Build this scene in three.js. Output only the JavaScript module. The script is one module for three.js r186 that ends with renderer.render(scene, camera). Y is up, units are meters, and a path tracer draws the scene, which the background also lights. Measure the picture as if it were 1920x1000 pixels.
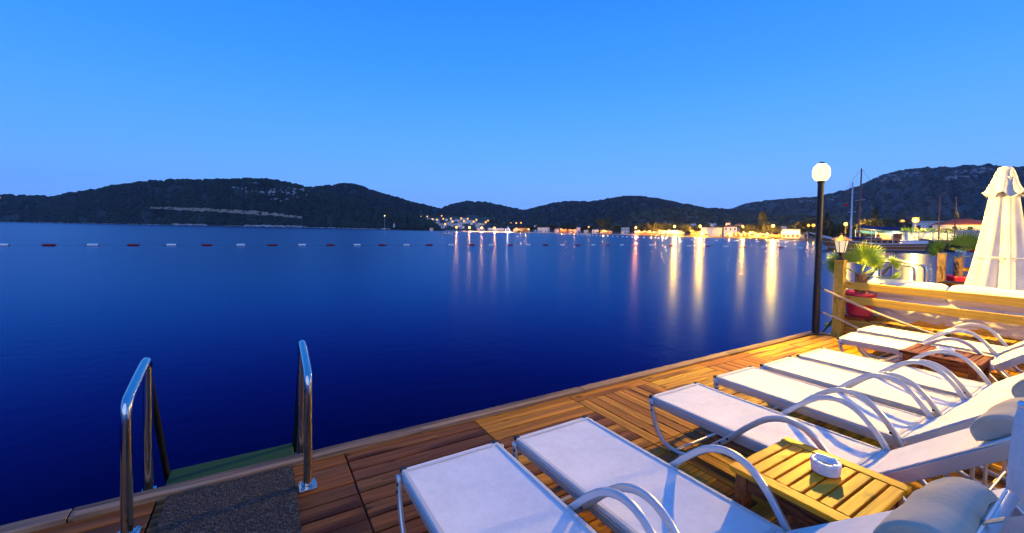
import * as THREE from 'three';
import { RoundedBoxGeometry } from 'three/addons/geometries/RoundedBoxGeometry.js';
import { mergeGeometries, mergeVertices } from 'three/addons/utils/BufferGeometryUtils.js';

// ---------------------------------------------------------------- camera, sky, light
const scene = new THREE.Scene();
const camera = new THREE.PerspectiveCamera(2 * Math.atan(500 / 770) * 180 / Math.PI, 1920 / 1000, 0.05, 9000);
camera.rotation.order = 'YXZ';
camera.position.set(0, 1.65, 0);
camera.rotation.set(-Math.atan(20 / 770), THREE.MathUtils.degToRad(-31.6), 0.018);
camera.setViewOffset(1920, 1000, 0, 48, 1920, 1000);
const renderer = new THREE.WebGLRenderer({ antialias: true });
renderer.toneMapping = THREE.LinearToneMapping;
renderer.toneMappingExposure = 1;
renderer.shadowMap.enabled = true;

const SKY = [[-90, .02, .06, .2], [-.01, .02, .06, .2], [0, .18, .42, 1.14], [3, .19, .46, 1.18], [6, .165, .47, 1.18], [10, .12, .445, 1.15], [15, .08, .395, 1.12], [20, .05, .34, 1.08], [30, .024, .25, 1.02], [50, .022, .22, .96], [90, .025, .21, .92]];
{
  const w = 1024, h = 512, data = new Float32Array(w * h * 4);
  for (let j = 0; j < h; j++) {
    const el = (j + .5) / h * 180 - 90;
    let k = 1; while (k < SKY.length - 1 && SKY[k][0] < el) k++;
    const a = SKY[k - 1], b = SKY[k], t = Math.min(1, Math.max(0, (el - a[0]) / (b[0] - a[0])));
    for (let i = 0; i < w; i++) {
      const ang = ((i + .5) / w - .5) * 2 * Math.PI;              // atan2(z, x)
      const side = Math.cos(ang + 0.15);                          // towards the afterglow, to the right
      for (let c = 0; c < 3; c++) data[(j * w + i) * 4 + c] = (a[c + 1] + (b[c + 1] - a[c + 1]) * t) * (1 + [.30, .10, .02][c] * side);
      data[(j * w + i) * 4 + 3] = 1;
    }
  }
  const sky = new THREE.DataTexture(data, w, h, THREE.RGBAFormat, THREE.FloatType);
  sky.mapping = THREE.EquirectangularReflectionMapping; sky.magFilter = THREE.LinearFilter; sky.needsUpdate = true;
  scene.background = sky; scene.environment = sky;
}
const dusk = new THREE.DirectionalLight(new THREE.Color(1, .88, .84), .7);   // last light of the sky after sunset, very soft
dusk.position.set(-40, 26, 68); dusk.shadow.radius = 130; dusk.castShadow = true;
Object.assign(dusk.shadow.camera, { left: -20, right: 20, top: 20, bottom: -20, far: 200 });
scene.add(dusk, dusk.target);
const WATER = -0.9;
scene.fog = new THREE.FogExp2(new THREE.Color(.62, .76, 1), .00005);   // evening haze over the bay

// ---------------------------------------------------------------- helpers
let seed = 7; const rnd = () => { seed = (seed * 1664525 + 1013904223) >>> 0; return seed / 4294967296; };
const rr = (a, b) => a + (b - a) * rnd();
const R = Math.PI / 180, V3 = (x, y, z) => new THREE.Vector3(x, y, z);
const used = {};
function numbered(n) { if (!(n in used)) { used[n] = 0; return n; } return n + '_' + String(++used[n]).padStart(3, '0'); }
function tag(o, label, category, group) { o.userData = { label, category }; if (group) o.userData.group = group; return o; }
function thing(name, label, category, [x, y, z] = [0, 0, 0], turn = 0, group) {
  const o = new THREE.Group(); o.name = numbered(name); scene.add(o); o.position.set(x, y, z); o.rotation.y = turn; return tag(o, label, category, group);
}
function part(name, geo, m, parent) { const o = new THREE.Mesh(Array.isArray(geo) ? merge(geo) : geo, m); o.name = name; parent.add(o); return o; }
function single(name, geo, m, label, category, group) { const o = part(numbered(name), geo, m, scene); return tag(o, label, category, group); }
function struct(name, geo, m) { const o = part(numbered(name), geo, m, scene); o.userData = { kind: 'structure' }; return o; }
function dup(root, [x, y, z], turn, label, group) { const r = root.clone(); r.name = numbered(root.name.replace(/_\d{3}$/, '')); scene.add(r); r.position.set(x, y, z); r.rotation.y = turn; r.userData = { ...root.userData }; if (label) r.userData.label = label; if (group) r.userData.group = group; return r; }
function merge(list) { return mergeGeometries(list.map((g) => { const q = g.index ? g.toNonIndexed() : g; for (const k of Object.keys(q.attributes)) if (!['position', 'normal', 'uv'].includes(k)) q.deleteAttribute(k); if (!q.attributes.uv) q.setAttribute('uv', new THREE.BufferAttribute(new Float32Array(q.attributes.position.count * 2), 2)); return q; })); }
const M4 = (x, y, z, rx = 0, ry = 0, rz = 0) => new THREE.Matrix4().compose(V3(x, y, z), new THREE.Quaternion().setFromEuler(new THREE.Euler(rx, ry, rz)), V3(1, 1, 1));
const at = (g, x, y, z, rx = 0, ry = 0, rz = 0) => g.applyMatrix4(M4(x, y, z, rx, ry, rz));
const box = (w, h, d, x = 0, y = 0, z = 0, rx = 0, ry = 0, rz = 0) => at(new THREE.BoxGeometry(w, h, d), x, y, z, rx, ry, rz);
const rbox = (w, h, d, x = 0, y = 0, z = 0, r = .006, rx = 0, ry = 0, rz = 0) => at(new RoundedBoxGeometry(w, h, d, 1, r), x, y, z, rx, ry, rz);
const cyl = (r1, r2, h, x = 0, y = 0, z = 0, n = 20, rx = 0, ry = 0, rz = 0) => at(new THREE.CylinderGeometry(r1, r2, h, n), x, y, z, rx, ry, rz);
const ball = (r, x, y, z, n = 16) => at(new THREE.SphereGeometry(r, n, Math.max(6, n >> 1)), x, y, z);
const curve = (pts) => new THREE.CatmullRomCurve3(pts.map((p) => V3(...p)), false, 'centripetal');
const tube = (pts, r, n = 40, k = 10, straight) => new THREE.TubeGeometry(straight ? polyline(pts) : curve(pts), n, r, k);
function polyline(pts) { const c = new THREE.CurvePath(); for (let i = 1; i < pts.length; i++) c.add(new THREE.LineCurve3(V3(...pts[i - 1]), V3(...pts[i]))); return c; }
function rod(a, b, r, n = 8) { const A = V3(...a), B = V3(...b), d = B.clone().sub(A), g = new THREE.CylinderGeometry(r, r, d.length(), n); g.applyQuaternion(new THREE.Quaternion().setFromUnitVectors(V3(0, 1, 0), d.clone().normalize())); g.translate(...A.add(B).multiplyScalar(.5).toArray()); return g; }
function fromTris(pos, uv) { const g = new THREE.BufferGeometry(); g.setAttribute('position', new THREE.BufferAttribute(new Float32Array(pos), 3)); g.setAttribute('uv', new THREE.BufferAttribute(new Float32Array(uv || pos.length / 3 * 2), 2)); g.computeVertexNormals(); return g; }
function grid(nu, nv, f, uvf) {
  const p = [], uv = [], idx = [];
  for (let j = 0; j <= nv; j++) for (let i = 0; i <= nu; i++) { const q = f(i / nu, j / nv); p.push(...q); uv.push(...(uvf ? uvf(i / nu, j / nv, q) : [i / nu, j / nv])); }
  for (let j = 0; j < nv; j++) for (let i = 0; i < nu; i++) { const a = j * (nu + 1) + i, b = a + nu + 1; idx.push(a, a + 1, b, a + 1, b + 1, b); }
  const g = new THREE.BufferGeometry(); g.setAttribute('position', new THREE.BufferAttribute(new Float32Array(p), 3)); g.setAttribute('uv', new THREE.BufferAttribute(new Float32Array(uv), 2)); g.setIndex(idx); g.computeVertexNormals(); return g;
}
/* a flat bar bent in the z-y plane, at x: pts are [z, y]; w is across (x), t is thick */
function bar(pts, x, w, t, n = 48) {
  const c = new THREE.CatmullRomCurve3(pts.map(([z, y]) => V3(x, y, z)), false, 'centripetal'), P = c.getSpacedPoints(n), s = [[-.5, -.32], [-.32, -.5], [.32, -.5], [.5, -.32], [.5, .32], [.32, .5], [-.32, .5], [-.5, .32]], p = [], idx = [];
  for (let i = 0; i <= n; i++) {
    const d = P[Math.min(n, i + 1)].clone().sub(P[Math.max(0, i - 1)]).normalize(), up = V3(0, d.z, -d.y);
    for (const [a, b] of s) p.push(P[i].x + a * w, P[i].y + up.y * b * t, P[i].z + up.z * b * t);
  }
  for (let i = 0; i < n; i++) for (let k = 0; k < 8; k++) { const a = i * 8 + k, b = i * 8 + (k + 1) % 8; idx.push(a, b, a + 8, b, b + 8, a + 8); }
  for (let k = 1; k < 7; k++) { idx.push(0, k + 1, k); idx.push(n * 8, n * 8 + k, n * 8 + k + 1); }
  const g = new THREE.BufferGeometry(); g.setAttribute('position', new THREE.BufferAttribute(new Float32Array(p), 3)); g.setIndex(idx); g.computeVertexNormals(); return g;
}
// periodic value noise
function noise2(seedN) {
  let s = seedN; const r = () => { s = (s * 1664525 + 1013904223) >>> 0; return s / 4294967296; }, N = 64, T = Float32Array.from({ length: N * N }, r);
  return (x, y, px = N, py = N) => { const xi = Math.floor(x), yi = Math.floor(y), fx = x - xi, fy = y - yi, sx = fx * fx * (3 - 2 * fx), sy = fy * fy * (3 - 2 * fy), m = (a, p) => ((a % p) + p) % p; const g = (a, b) => T[m(b, py) % N * N + m(a, px) % N]; return (g(xi, yi) * (1 - sx) + g(xi + 1, yi) * sx) * (1 - sy) + (g(xi, yi + 1) * (1 - sx) + g(xi + 1, yi + 1) * sx) * sy; };
}
const nz = noise2(11), nz2 = noise2(23);
const fbm = (x, y, o = 4) => { let v = 0, a = .5, t = 0; for (let i = 0; i < o; i++) { v += a * nz(x, y); t += a; a *= .5; x = x * 2.03 + 7.1; y = y * 2.03 + 3.7; } return v / t; };
function tex(w, h, f, srgb) {
  const d = new Uint8Array(w * h * 4);
  for (let j = 0; j < h; j++) for (let i = 0; i < w; i++) { const c = f(i / w, j / h), o = (j * w + i) * 4; for (let k = 0; k < 3; k++) d[o + k] = Math.max(0, Math.min(255, (Array.isArray(c) ? c[k] : c) * 255)); d[o + 3] = 255; }
  const t = new THREE.DataTexture(d, w, h); t.wrapS = t.wrapT = THREE.RepeatWrapping; t.magFilter = THREE.LinearFilter; if (srgb) t.colorSpace = THREE.SRGBColorSpace; t.needsUpdate = true; return t;
}
const lin = (r, g, b) => new THREE.Color().setRGB(r, g, b);
const mat = (c, roughness = .6, o = {}) => new THREE.MeshPhysicalMaterial({ color: c.isColor ? c : lin(...c), roughness, ...o });

// ---------------------------------------------------------------- materials
const grainAt = (u, v, k) => {                                        // u along 2 m of plank, v across 0.5 m
  const warp = nz(u * 6 + k, v * 4, 64, 4) * .5, g1 = nz(u * 3 + k * 5, (v + warp * .06) * 48, 64, 48), g2 = nz2(u * 12, v * 61 + k, 12, 61), st = nz(u * 4 + 9 * k, v * 6 + k, 4, 6);
  return [g1, g2, st];
};
const woodMap = tex(1024, 512, (u, v) => {
  const [g1, g2, st] = grainAt(u, v, 1); let t = .58 + .26 * g1 + .14 * g2, dark = Math.max(0, st - .6) * 1.3;
  for (const [ku, kv] of [[.13, .2], [.41, .71], [.66, .35], [.87, .9], [.52, .08]]) { const r = Math.hypot((u - ku) * 40, (v - kv) * 26); if (r < 1.1) t *= .45 + .45 * r / 1.1 + .1 * Math.sin(r * 14); }
  return [t - dark * .75, t * .97 - dark * .85, t * .93 - dark * .8];
}, true);
const woodBump = tex(1024, 512, (u, v) => { const [g1, g2] = grainAt(u, v, 1); return .3 + .5 * g1 + .2 * g2; });
const greyMap = tex(512, 256, (u, v) => { const [g1, g2, st] = grainAt(u, v, 3); const t = .5 + .35 * g1 + .15 * g2 - Math.max(0, st - .6) * .8; return [t, t * .97, t * .94]; }, true);
const wood = (c, roughness = .5, o = {}) => mat(c, roughness, { specularIntensity: .22, map: woodMap, bumpMap: woodBump, bumpScale: .0012, ...o });
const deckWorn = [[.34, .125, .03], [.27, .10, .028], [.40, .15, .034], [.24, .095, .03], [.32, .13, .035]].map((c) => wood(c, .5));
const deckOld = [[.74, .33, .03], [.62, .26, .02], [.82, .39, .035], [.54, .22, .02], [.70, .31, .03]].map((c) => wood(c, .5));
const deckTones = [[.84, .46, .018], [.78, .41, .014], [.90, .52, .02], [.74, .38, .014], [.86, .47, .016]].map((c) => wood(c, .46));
const pineMap = tex(512, 256, (u, v) => { const [g1, g2, st] = grainAt(u, v, 2); let t = .84 + .12 * g1 + .06 * g2 - Math.max(0, st - .66) * .7; for (const [ku, kv] of [[.2, .3], [.55, .75], [.8, .15]]) { const r = Math.hypot((u - ku) * 44, (v - kv) * 22); if (r < 1) t *= .55 + .45 * r; } return [t, t * .98, t * .95]; }, true);
const edgeWood = mat([.40, .27, .17], .75, { map: greyMap, bumpMap: woodBump, bumpScale: .003 });
const pineWood = mat([.82, .50, .07], .55, { specularIntensity: .3, map: pineMap, bumpMap: woodBump, bumpScale: .001 }), pineDeck = wood([.80, .50, .10], .6);
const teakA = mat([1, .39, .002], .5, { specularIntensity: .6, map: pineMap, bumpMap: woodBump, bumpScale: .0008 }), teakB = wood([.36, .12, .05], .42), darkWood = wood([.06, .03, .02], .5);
const fabricBump = tex(256, 256, (u, v) => .5 + .25 * Math.sin(u * 402.12) + .25 * Math.sin(v * 402.12));
const fabricMap = tex(512, 512, (u, v) => { const t = .91 + .04 * nz(u * 5, v * 5, 5, 5) + .03 * nz2(u * 21, v * 21, 21, 21) + .03 * nz2(u * 60, v * 60, 60, 60); return [t, t * .995, t * .985]; }, true);
const sling = mat([.84, .83, .82], .7, { map: fabricMap, bumpMap: fabricBump, bumpScale: .0005 });
const hemCloth = mat([.66, .64, .62], .75, { map: fabricMap });
const alu = mat([.62, .62, .63], .3, { metalness: .55 }), aluRaw = mat([.78, .78, .80], .28, { metalness: .85 });
const blackPlastic = mat([.012, .012, .013], .5), bolt = mat([.1, .1, .1], .4, { metalness: .7 });
const steel = mat([.62, .60, .57], .1, { metalness: 1 });
const canvasMap = tex(512, 512, (u, v) => { const t = .86 + .1 * nz(u * 6, v * 6, 6, 6) + .04 * nz2(u * 60, v * 60, 60, 60); return [t, t, t]; }, true);
const cover = mat([.82, .80, .77], .85, { map: canvasMap, sheen: .2, bumpMap: canvasMap, bumpScale: .002 });
const parasolCloth = mat([.80, .76, .68], .85, { map: canvasMap }), cushionCloth = mat([.54, .49, .38], .95, { map: canvasMap, bumpMap: canvasMap, bumpScale: .004, sheen: .3 });
const blackPaint = mat([.008, .007, .007], .5), bronze = mat([.10, .055, .03], .4, { metalness: .5 });
const potRed = mat([.42, .012, .05], .35), soil = mat([.04, .025, .015], 1);
const ropeMat = mat([.5, .4, .26], .9), whiteMelamine = mat([.82, .82, .84], .22, { clearcoat: .4 });
const turf = mat([.008, .055, .012], .95), rockMat = mat([.42, .38, .37], .9);
const glow = (r, g, b, k = 1) => new THREE.MeshStandardMaterial({ color: lin(.03, .025, .02), emissive: lin(r, g, b), emissiveIntensity: k, roughness: .6 });

// ---------------------------------------------------------------- places by bearing (degrees clockwise from straight out to sea) and distance in metres
const place = (b, d, y = 0) => V3(Math.sin(b * R) * d, y, -Math.cos(b * R) * d);
const facing = (b) => -b * R;                                         // turn that points a thing's +z back along the bearing
const lerpTable = (T, b) => { if (b <= T[0][0]) return T[0][1]; for (let i = 1; i < T.length; i++) if (b <= T[i][0]) return T[i - 1][1] + (T[i][1] - T[i - 1][1]) * (b - T[i - 1][0]) / (T[i][0] - T[i - 1][0]); return T[T.length - 1][1]; };
const SHORE = [[-23.66, 2017], [-19.68, 1726], [-11.49, 1341], [-0.35, 1001], [4.13, 890], [14.27, 649], [21.99, 507], [25.64, 452], [34.54, 430], [41.87, 406], [48.19, 365], [52.2, 341], [57.82, 323], [63.5, 300], [66.6, 274], [69.48, 234], [73, 180], [76.18, 147], [78.7, 135], [80.69, 137], [82.82, 140], [95, 150]];
const shore = (b) => lerpTable(SHORE, b);

// ---------------------------------------------------------------- sea
{
  const waves = []; for (let i = 0; i < 70; i++) { const kx = Math.round(rr(-26, 26)), ky = Math.round(rr(-26, 26)), k = Math.hypot(kx, ky); if (k > 3) waves.push([kx, ky, rr(0, 6.28), 1 / Math.pow(k, 1.1)]); }
  const sum = waves.reduce((a, w) => a + w[3], 0);
  const bump = tex(512, 512, (u, v) => { let h = 0; for (const [kx, ky, p, a] of waves) h += a * Math.sin(6.28318 * (kx * u + ky * v) + p); return .5 + h / sum * 1.6; });
  const S = 9000, g = new THREE.PlaneGeometry(S, S); g.rotateX(-Math.PI / 2); g.translate(0, WATER, 0);
  const uv = g.attributes.uv; for (let i = 0; i < uv.count; i++) uv.setXY(i, uv.getX(i) * S / 7, uv.getY(i) * S / 7);
  struct('sea', g, mat([.0002, .0014, .008], .235, { ior: 1.13, metalness: .74, specularColor: lin(.02, .42, 1), bumpMap: bump, bumpScale: .003 }));
}

// ---------------------------------------------------------------- hills
const HILLS = {
  headland: { sky: [[-23.64, .0296], [-21.33, .0362], [-19.65, .0377], [-17.52, .0388], [-16.88, .0379], [-15.88, .0435], [-14.48, .0516], [-12.75, .0624], [-10.99, .0707], [-9.76, .0765], [-7.38, .0823], [-5.63, .085], [-4.19, .0885], [-1.31, .0938], [.72, .0952], [1.82, .0936], [2.96, .0896], [4.11, .0868], [5.59, .0815], [6.5, .0772], [8.8, .0687], [11.24, .0586], [14.58, .0436], [18.05, .0304], [20.69, .0112], [21.99, -.0034]], near: (b) => shore(b) + 4, far: (b) => shore(b) + 60 + 380 * Math.min(1, Math.max(0, (22 - b) / 16)), colour: [.010, .016, .009] },
  far_headland: { sky: [[2.96, .0542], [4.12, .0701], [5.59, .0832], [7.23, .0908], [8.98, .0956], [10.32, .097], [11.68, .0917], [12.55, .0852], [14.56, .0757], [16.63, .066], [18.73, .0572], [20.51, .0518], [21.6, .0459], [23.41, .0378], [25.62, .0245], [27.85, .006]], near: (b) => 1050, far: (b) => 1700, colour: [.011, .015, .013] },
  valley_hill: { sky: [[19.11, .0283], [21.74, .046], [22.6, .0533], [23.9, .0615], [25.51, .0663], [26.76, .066], [28.24, .0631], [29.88, .0586], [31.52, .0518], [33.16, .0466], [35.24, .038], [37.47, .0257], [38.96, .01]], near: (b) => 1150, far: (b) => 2100, colour: [.017, .02, .017] },
  village_slope: { sky: [[15.98, -.0023], [17.36, .0107], [18.4, .0249], [19.82, .0319], [23.42, .036], [27.09, .0361], [29.31, .0304], [31.18, .0206], [33.43, .0032]], near: (b) => shore(b) + 15, far: (b) => 1000, colour: [.025, .025, .018], straight: 1 },
  bay_hill: { sky: [[30.06, .0196], [31.53, .0369], [33.16, .0464], [34.56, .0525], [36.47, .0628], [38.23, .0683], [40.12, .0699], [42, .068], [43.43, .0719], [44.84, .0765], [46.64, .0813], [48.49, .0815], [50.65, .0779], [52.62, .0704], [54.23, .0631], [55.74, .0582], [57.21, .0527], [58.53, .0526], [59.87, .0508], [61.57, .0487], [63.44, .044], [66.55, .0383], [69.45, .0297], [71.28, .017]], near: (b) => 900, far: (b) => 2300, colour: [.019, .02, .018] },
  low_ridge: { sky: [[43.3, .0067], [45.41, .0174], [46.72, .0265], [48.01, .0416], [50.02, .0487], [52, .0524], [54.5, .0516], [56.98, .0467], [59.37, .0397], [62.69, .0373], [66.55, .0381], [70.35, .0366], [72.96, .0351], [75.38, .0337], [78.32, .0331], [80.65, .0342], [82.78, .036], [92, .04]], near: (b) => 560, far: (b) => 1300, colour: [.046, .040, .024] },
  mountain: { sky: [[55.36, .0215], [58.07, .042], [59.81, .0524], [60.71, .0594], [61.72, .0641], [63.08, .0681], [64.72, .0707], [66.2, .0715], [67.53, .0727], [68.63, .075], [69.23, .0789], [70.45, .0835], [71.72, .0908], [72.47, .0998], [73.13, .1048], [74.02, .1114], [74.65, .1143], [76.22, .1165], [77.9, .1151], [79.1, .1155], [80.22, .1146], [81.27, .1107], [82.66, .1059], [86.43, .0907], [92, .05]], near: (b) => 1350, far: (b) => 3200, colour: [.046, .037, .031] },
};
const hillHeight = (H, b, d) => { const d0 = H.near(b), d1 = H.far(b), top = Math.max(.3, 1.65 + lerpTable(H.sky, b) * d1), t = (d - d0) / (d1 - d0); const base = H.straight ? .2 : -.2; if (t <= 0) return base - 2 * Math.min(1, -t * 3); const s = t <= 1 ? (H.straight ? t : Math.pow(Math.sin(t * Math.PI / 2), 1.25)) : 1 - .8 * (t - 1); return base + (top - base) * s; };
const relief = (b, d) => -.55 * fbm(b * 1.5 + 40, d * .005, 4) - .6 * Math.abs(2 * fbm(b * .9 + d * .0012 + 11, d * .0015 + 5, 3) - 1);   // gullies cut into the slopes
const groundAt = (H, b, d) => { const d0 = H.near(b), d1 = H.far(b), t = (d - d0) / (d1 - d0), top = 1.65 + lerpTable(H.sky, b) * d1; return hillHeight(H, b, d) + (H.straight ? 0 : relief(b, d) * top * .24 * Math.sin(Math.PI * Math.min(1, Math.max(0, t)))); };
const bushGeos = [0, 1, 2].map((k) => {                                // a small clump of crowns seen from very far
  const parts = []; for (let i = 0; i < 3; i++) { const g = new THREE.IcosahedronGeometry(1, 1), p = g.attributes.position; for (let v = 0; v < p.count; v++) { const x = p.getX(v), y = p.getY(v), z = p.getZ(v), f = .72 + .55 * nz(x * 2.3 + k * 9 + i * 3 + 20, y * 2.3 + z * 1.9 + 30); p.setXYZ(v, x * f, y * f * .8 + .3, z * f); } const s = [1, .68, .55][i]; g.scale(s, s, s); g.translate([0, .8, -.7][i], [.15, -.05, -.1][i], [0, .3, -.5][i]); parts.push(g); }
  const g = merge(parts); g.computeVertexNormals(); return g;
});
const bushMat = mat([1, 1, 1], .95), outcropMat = mat([1, 1, 1], .9);
const outcropGeo = (() => { const g = new THREE.IcosahedronGeometry(1, 1), p = g.attributes.position; for (let v = 0; v < p.count; v++) { const x = p.getX(v), y = p.getY(v), z = p.getZ(v), f = .6 + .8 * nz2(x * 1.7 + 9, y * 1.7 + z * 1.3 + 5); p.setXYZ(v, x * f * 1.3, y * f * .8, z * f); } g.computeVertexNormals(); return g; })();
function scatter(name, geo, m, list, colours) {                        // list: [x, y, z, size, sizeY]
  const I = new THREE.InstancedMesh(geo, m, list.length), M = new THREE.Matrix4(), q = new THREE.Quaternion(), c = new THREE.Color();
  list.forEach(([x, y, z, s, sy, tone], i) => { q.setFromEuler(new THREE.Euler(rr(-.15, .15), rr(0, 6.28), 0)); M.compose(V3(x, y, z), q, V3(s, sy, s)); I.setMatrixAt(i, M); const k = colours[tone === undefined ? Math.floor(rnd() * colours.length) : tone < .44 ? 0 : tone < .56 ? 1 : 2], j = rr(.7, 1.3); c.setRGB(k[0] * j, k[1] * j, k[2] * j); I.setColorAt(i, c); });
  I.name = numbered(name); I.userData = { kind: 'stuff' }; scene.add(I); return I;
}
const hillMap = tex(512, 512, (u, v) => { const t = .55 + .45 * nz(u * 40, v * 40, 40, 40) * nz2(u * 13, v * 13, 13, 13) * 1.6; return [t, t, t]; }, true);
const roadBand = (b) => b > -11.8 && b < 4.6 ? [lerpTable([[-11.8, 46], [-6, 42], [0, 33.5], [4.6, 20.5]], b), lerpTable([[-11.8, 44.5], [-8, 38], [-3, 31], [0, 25.5], [2, 23], [4.6, 16.5]], b) - 1.2] : null;
for (const [name, H] of Object.entries(HILLS)) {
  const b0 = H.sky[0][0], b1 = H.sky[H.sky.length - 1][0], nb = Math.round((b1 - b0) * 7), nd = 34;
  const g = grid(nb, nd, (u, v) => { const b = b0 + (b1 - b0) * u, d0 = H.near(b), d1 = H.far(b), d = d0 + (d1 - d0) * (v * 1.55 - .02), p = place(b, d, Math.max(-2.5, groundAt(H, b, d))); return [p.x, p.y, p.z]; }, (u, v, q) => [q[0] / 180, q[2] / 180]);
  const o = struct(name, g, mat(H.colour.map((c, i) => c * [2.6, 2.3, 2][i]), .95, { map: hillMap }));
  const list = [], n = { headland: 30000, far_headland: 14000, valley_hill: 9000, village_slope: 1500, bay_hill: 20000, low_ridge: 11000, mountain: 30000 }[name];
  for (let i = 0; i < n; i++) {
    const b = rr(b0, b1), d0 = H.near(b), d1 = H.far(b), v = Math.pow(rnd(), .8) * 1.06, d = d0 + (d1 - d0) * v + 6; if (name === 'village_slope' && (b > 18.9 && b < 28 && d < 860)) continue;
    const y = groundAt(H, b, d); if (y < .4) continue;
    if (name === 'headland') { const rb = roadBand(b); if (rb && y < rb[0] && y > rb[1] - 1 && rnd() > .12) continue; }
    if (fbm(b * 2.2 + 3, d * .009, 3) > (name === 'mountain' ? .58 : .64)) continue;
    const p = place(b, d, y), s = (name === 'mountain' ? d * .0013 + .8 : d > 1250 ? d * .0016 + .9 : d * .0021 + 1.0) * rr(.5, 1.35) * (name === 'village_slope' ? .6 : 1) * (v > .93 && v < 1.02 && rnd() < .12 ? 1.5 : 1);
    list.push([p.x, y, p.z, s, s * rr(.7, 1.05), fbm(b * 3.1, d * .013, 3) + rr(-.12, .12)]);
  }
  const k = H.colour; scatter('hillside_scrub', bushGeos[Object.keys(HILLS).indexOf(name) % 3], bushMat, list, [[k[0] * .6, k[1] * .7, k[2] * .6], [k[0] * .9, k[1] * 1.1, k[2] * .75], [k[0] * 1.5, k[1] * 1.6, k[2] * 1.1]]);
}
{ // pale limestone showing through the scrub, and the shore rocks of the headland
  const list = [], H = HILLS.headland, solve = (h, b, e) => { let lo = h.near(b), hi = h.far(b); for (let i = 0; i < 40; i++) { const m = (lo + hi) / 2; if ((groundAt(h, b, m) - 1.65) / m < e) lo = m; else hi = m; } return lo; };
  const spots = [[0, .067, 1.5, .004, 34], [1.5, .073, 1.1, .006, 46], [3.2, .072, 1, .004, 26], [4.5, .077, 1.5, .004, 44], [4, .063, .9, .004, 26], [-.7, .085, .5, .002, 14], [5.8, .066, .7, .003, 14], [-2, .075, .8, .002, 10], [2.2, .055, 1.2, .003, 12], [3.6, .08, .5, .002, 12]];
  for (const [b, e, db, de, n] of spots) for (let i = 0; i < n; i++) { const bb = b + rr(-db, db), d = solve(H, bb, e + rr(-de, de)), p = place(bb, d, groundAt(H, bb, d) + 1.2), s = rr(1.2, 3.6); list.push([p.x, p.y, p.z, s * 1.2, s * .8]); }
  for (let b = -19; b < 15; b += .05) { const heavy = (b > -1.5 && b < 4.6) || (b > -8 && b < -5) ? 2.6 : .8; if (rnd() < .75 * heavy) { const d = shore(b) + rr(-2, 5), p = place(b, d, WATER + rr(0, .5 + heavy)); list.push([p.x, p.y, p.z, rr(.6, 1.3) * (1 + heavy * .6), rr(.4, .8) * (.8 + heavy * .8)]); } }
  scatter('limestone_outcrops', outcropGeo, outcropMat, list, [[.40, .37, .37], [.28, .26, .26], [.5, .47, .46]]); list.length = 0;
  const F = HILLS.mountain; for (const [b, e, db, de, n] of [[74.1, .103, .7, .006, 40], [75.6, .108, .6, .004, 16], [79.2, .104, .7, .006, 34], [80.4, .107, .6, .004, 20], [78.2, .098, .5, .003, 12], [67, .066, .8, .002, 16], [69.5, .07, .5, .003, 8]]) for (let i = 0; i < n; i++) { const bb = b + rr(-db, db), d = solve(F, bb, e + rr(-de, de)), p = place(bb, d, groundAt(F, bb, d) + 4); list.push([p.x, p.y, p.z, rr(3, 7), rr(2.5, 8)]); }
  scatter('limestone_outcrops', outcropGeo, outcropMat, list, [[.24, .22, .22], [.17, .16, .16], [.3, .28, .28]]);
  // the cut bank of the road along the headland
  const bank = grid(160, 5, (u, v) => { const b = -9.8 + 14.3 * u, [hi, lo] = roadBand(b), e0 = lo + (hi - lo) * v, wob = (fbm(b * 5, v * 3) - .5) * 9; let a = H.near(b), z = H.far(b); for (let i = 0; i < 36; i++) { const m = (a + z) / 2; if (groundAt(H, b, m) < e0 + wob * (v > .1 && v < .9 ? .5 : 1)) a = m; else z = m; } const p = place(b, a - 5, e0 + wob * .6 + 1.6); return [p.x, p.y, p.z]; }, (u, v) => [u * 30, v]);
  struct('road_embankment', bank, mat([.66, .43, .26], .95, { map: hillMap }));
}
// coastal plain with the beach along the bay
struct('coastal_plain', grid(180, 10, (u, v) => { const b = 13 + 82 * u, k = [[-9, -1.6], [-1, -.95], [2, -.5], [7, -.25], [30, 0], [90, .4], [200, .9], [320, 1.6], [480, 2.5], [700, 4], [1100, 6]][Math.round(v * 10)], p = place(b, shore(b) + k[0], k[1]); return [p.x, p.y, p.z]; }, (u, v, q) => [q[0] / 60, q[2] / 60]), mat([.13, .105, .075], .95, { map: hillMap }));
struct('quay_wall', grid(150, 3, (u, v) => { const b = 22.5 + 26 * u, k = [[1, -1.1], [1, .05], [2.2, .05], [2.2, -1]][Math.round(v * 3)], p = place(b, shore(b) + k[0], k[1]); return [p.x, p.y, p.z]; }), mat([.55, .5, .47], .85));

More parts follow.
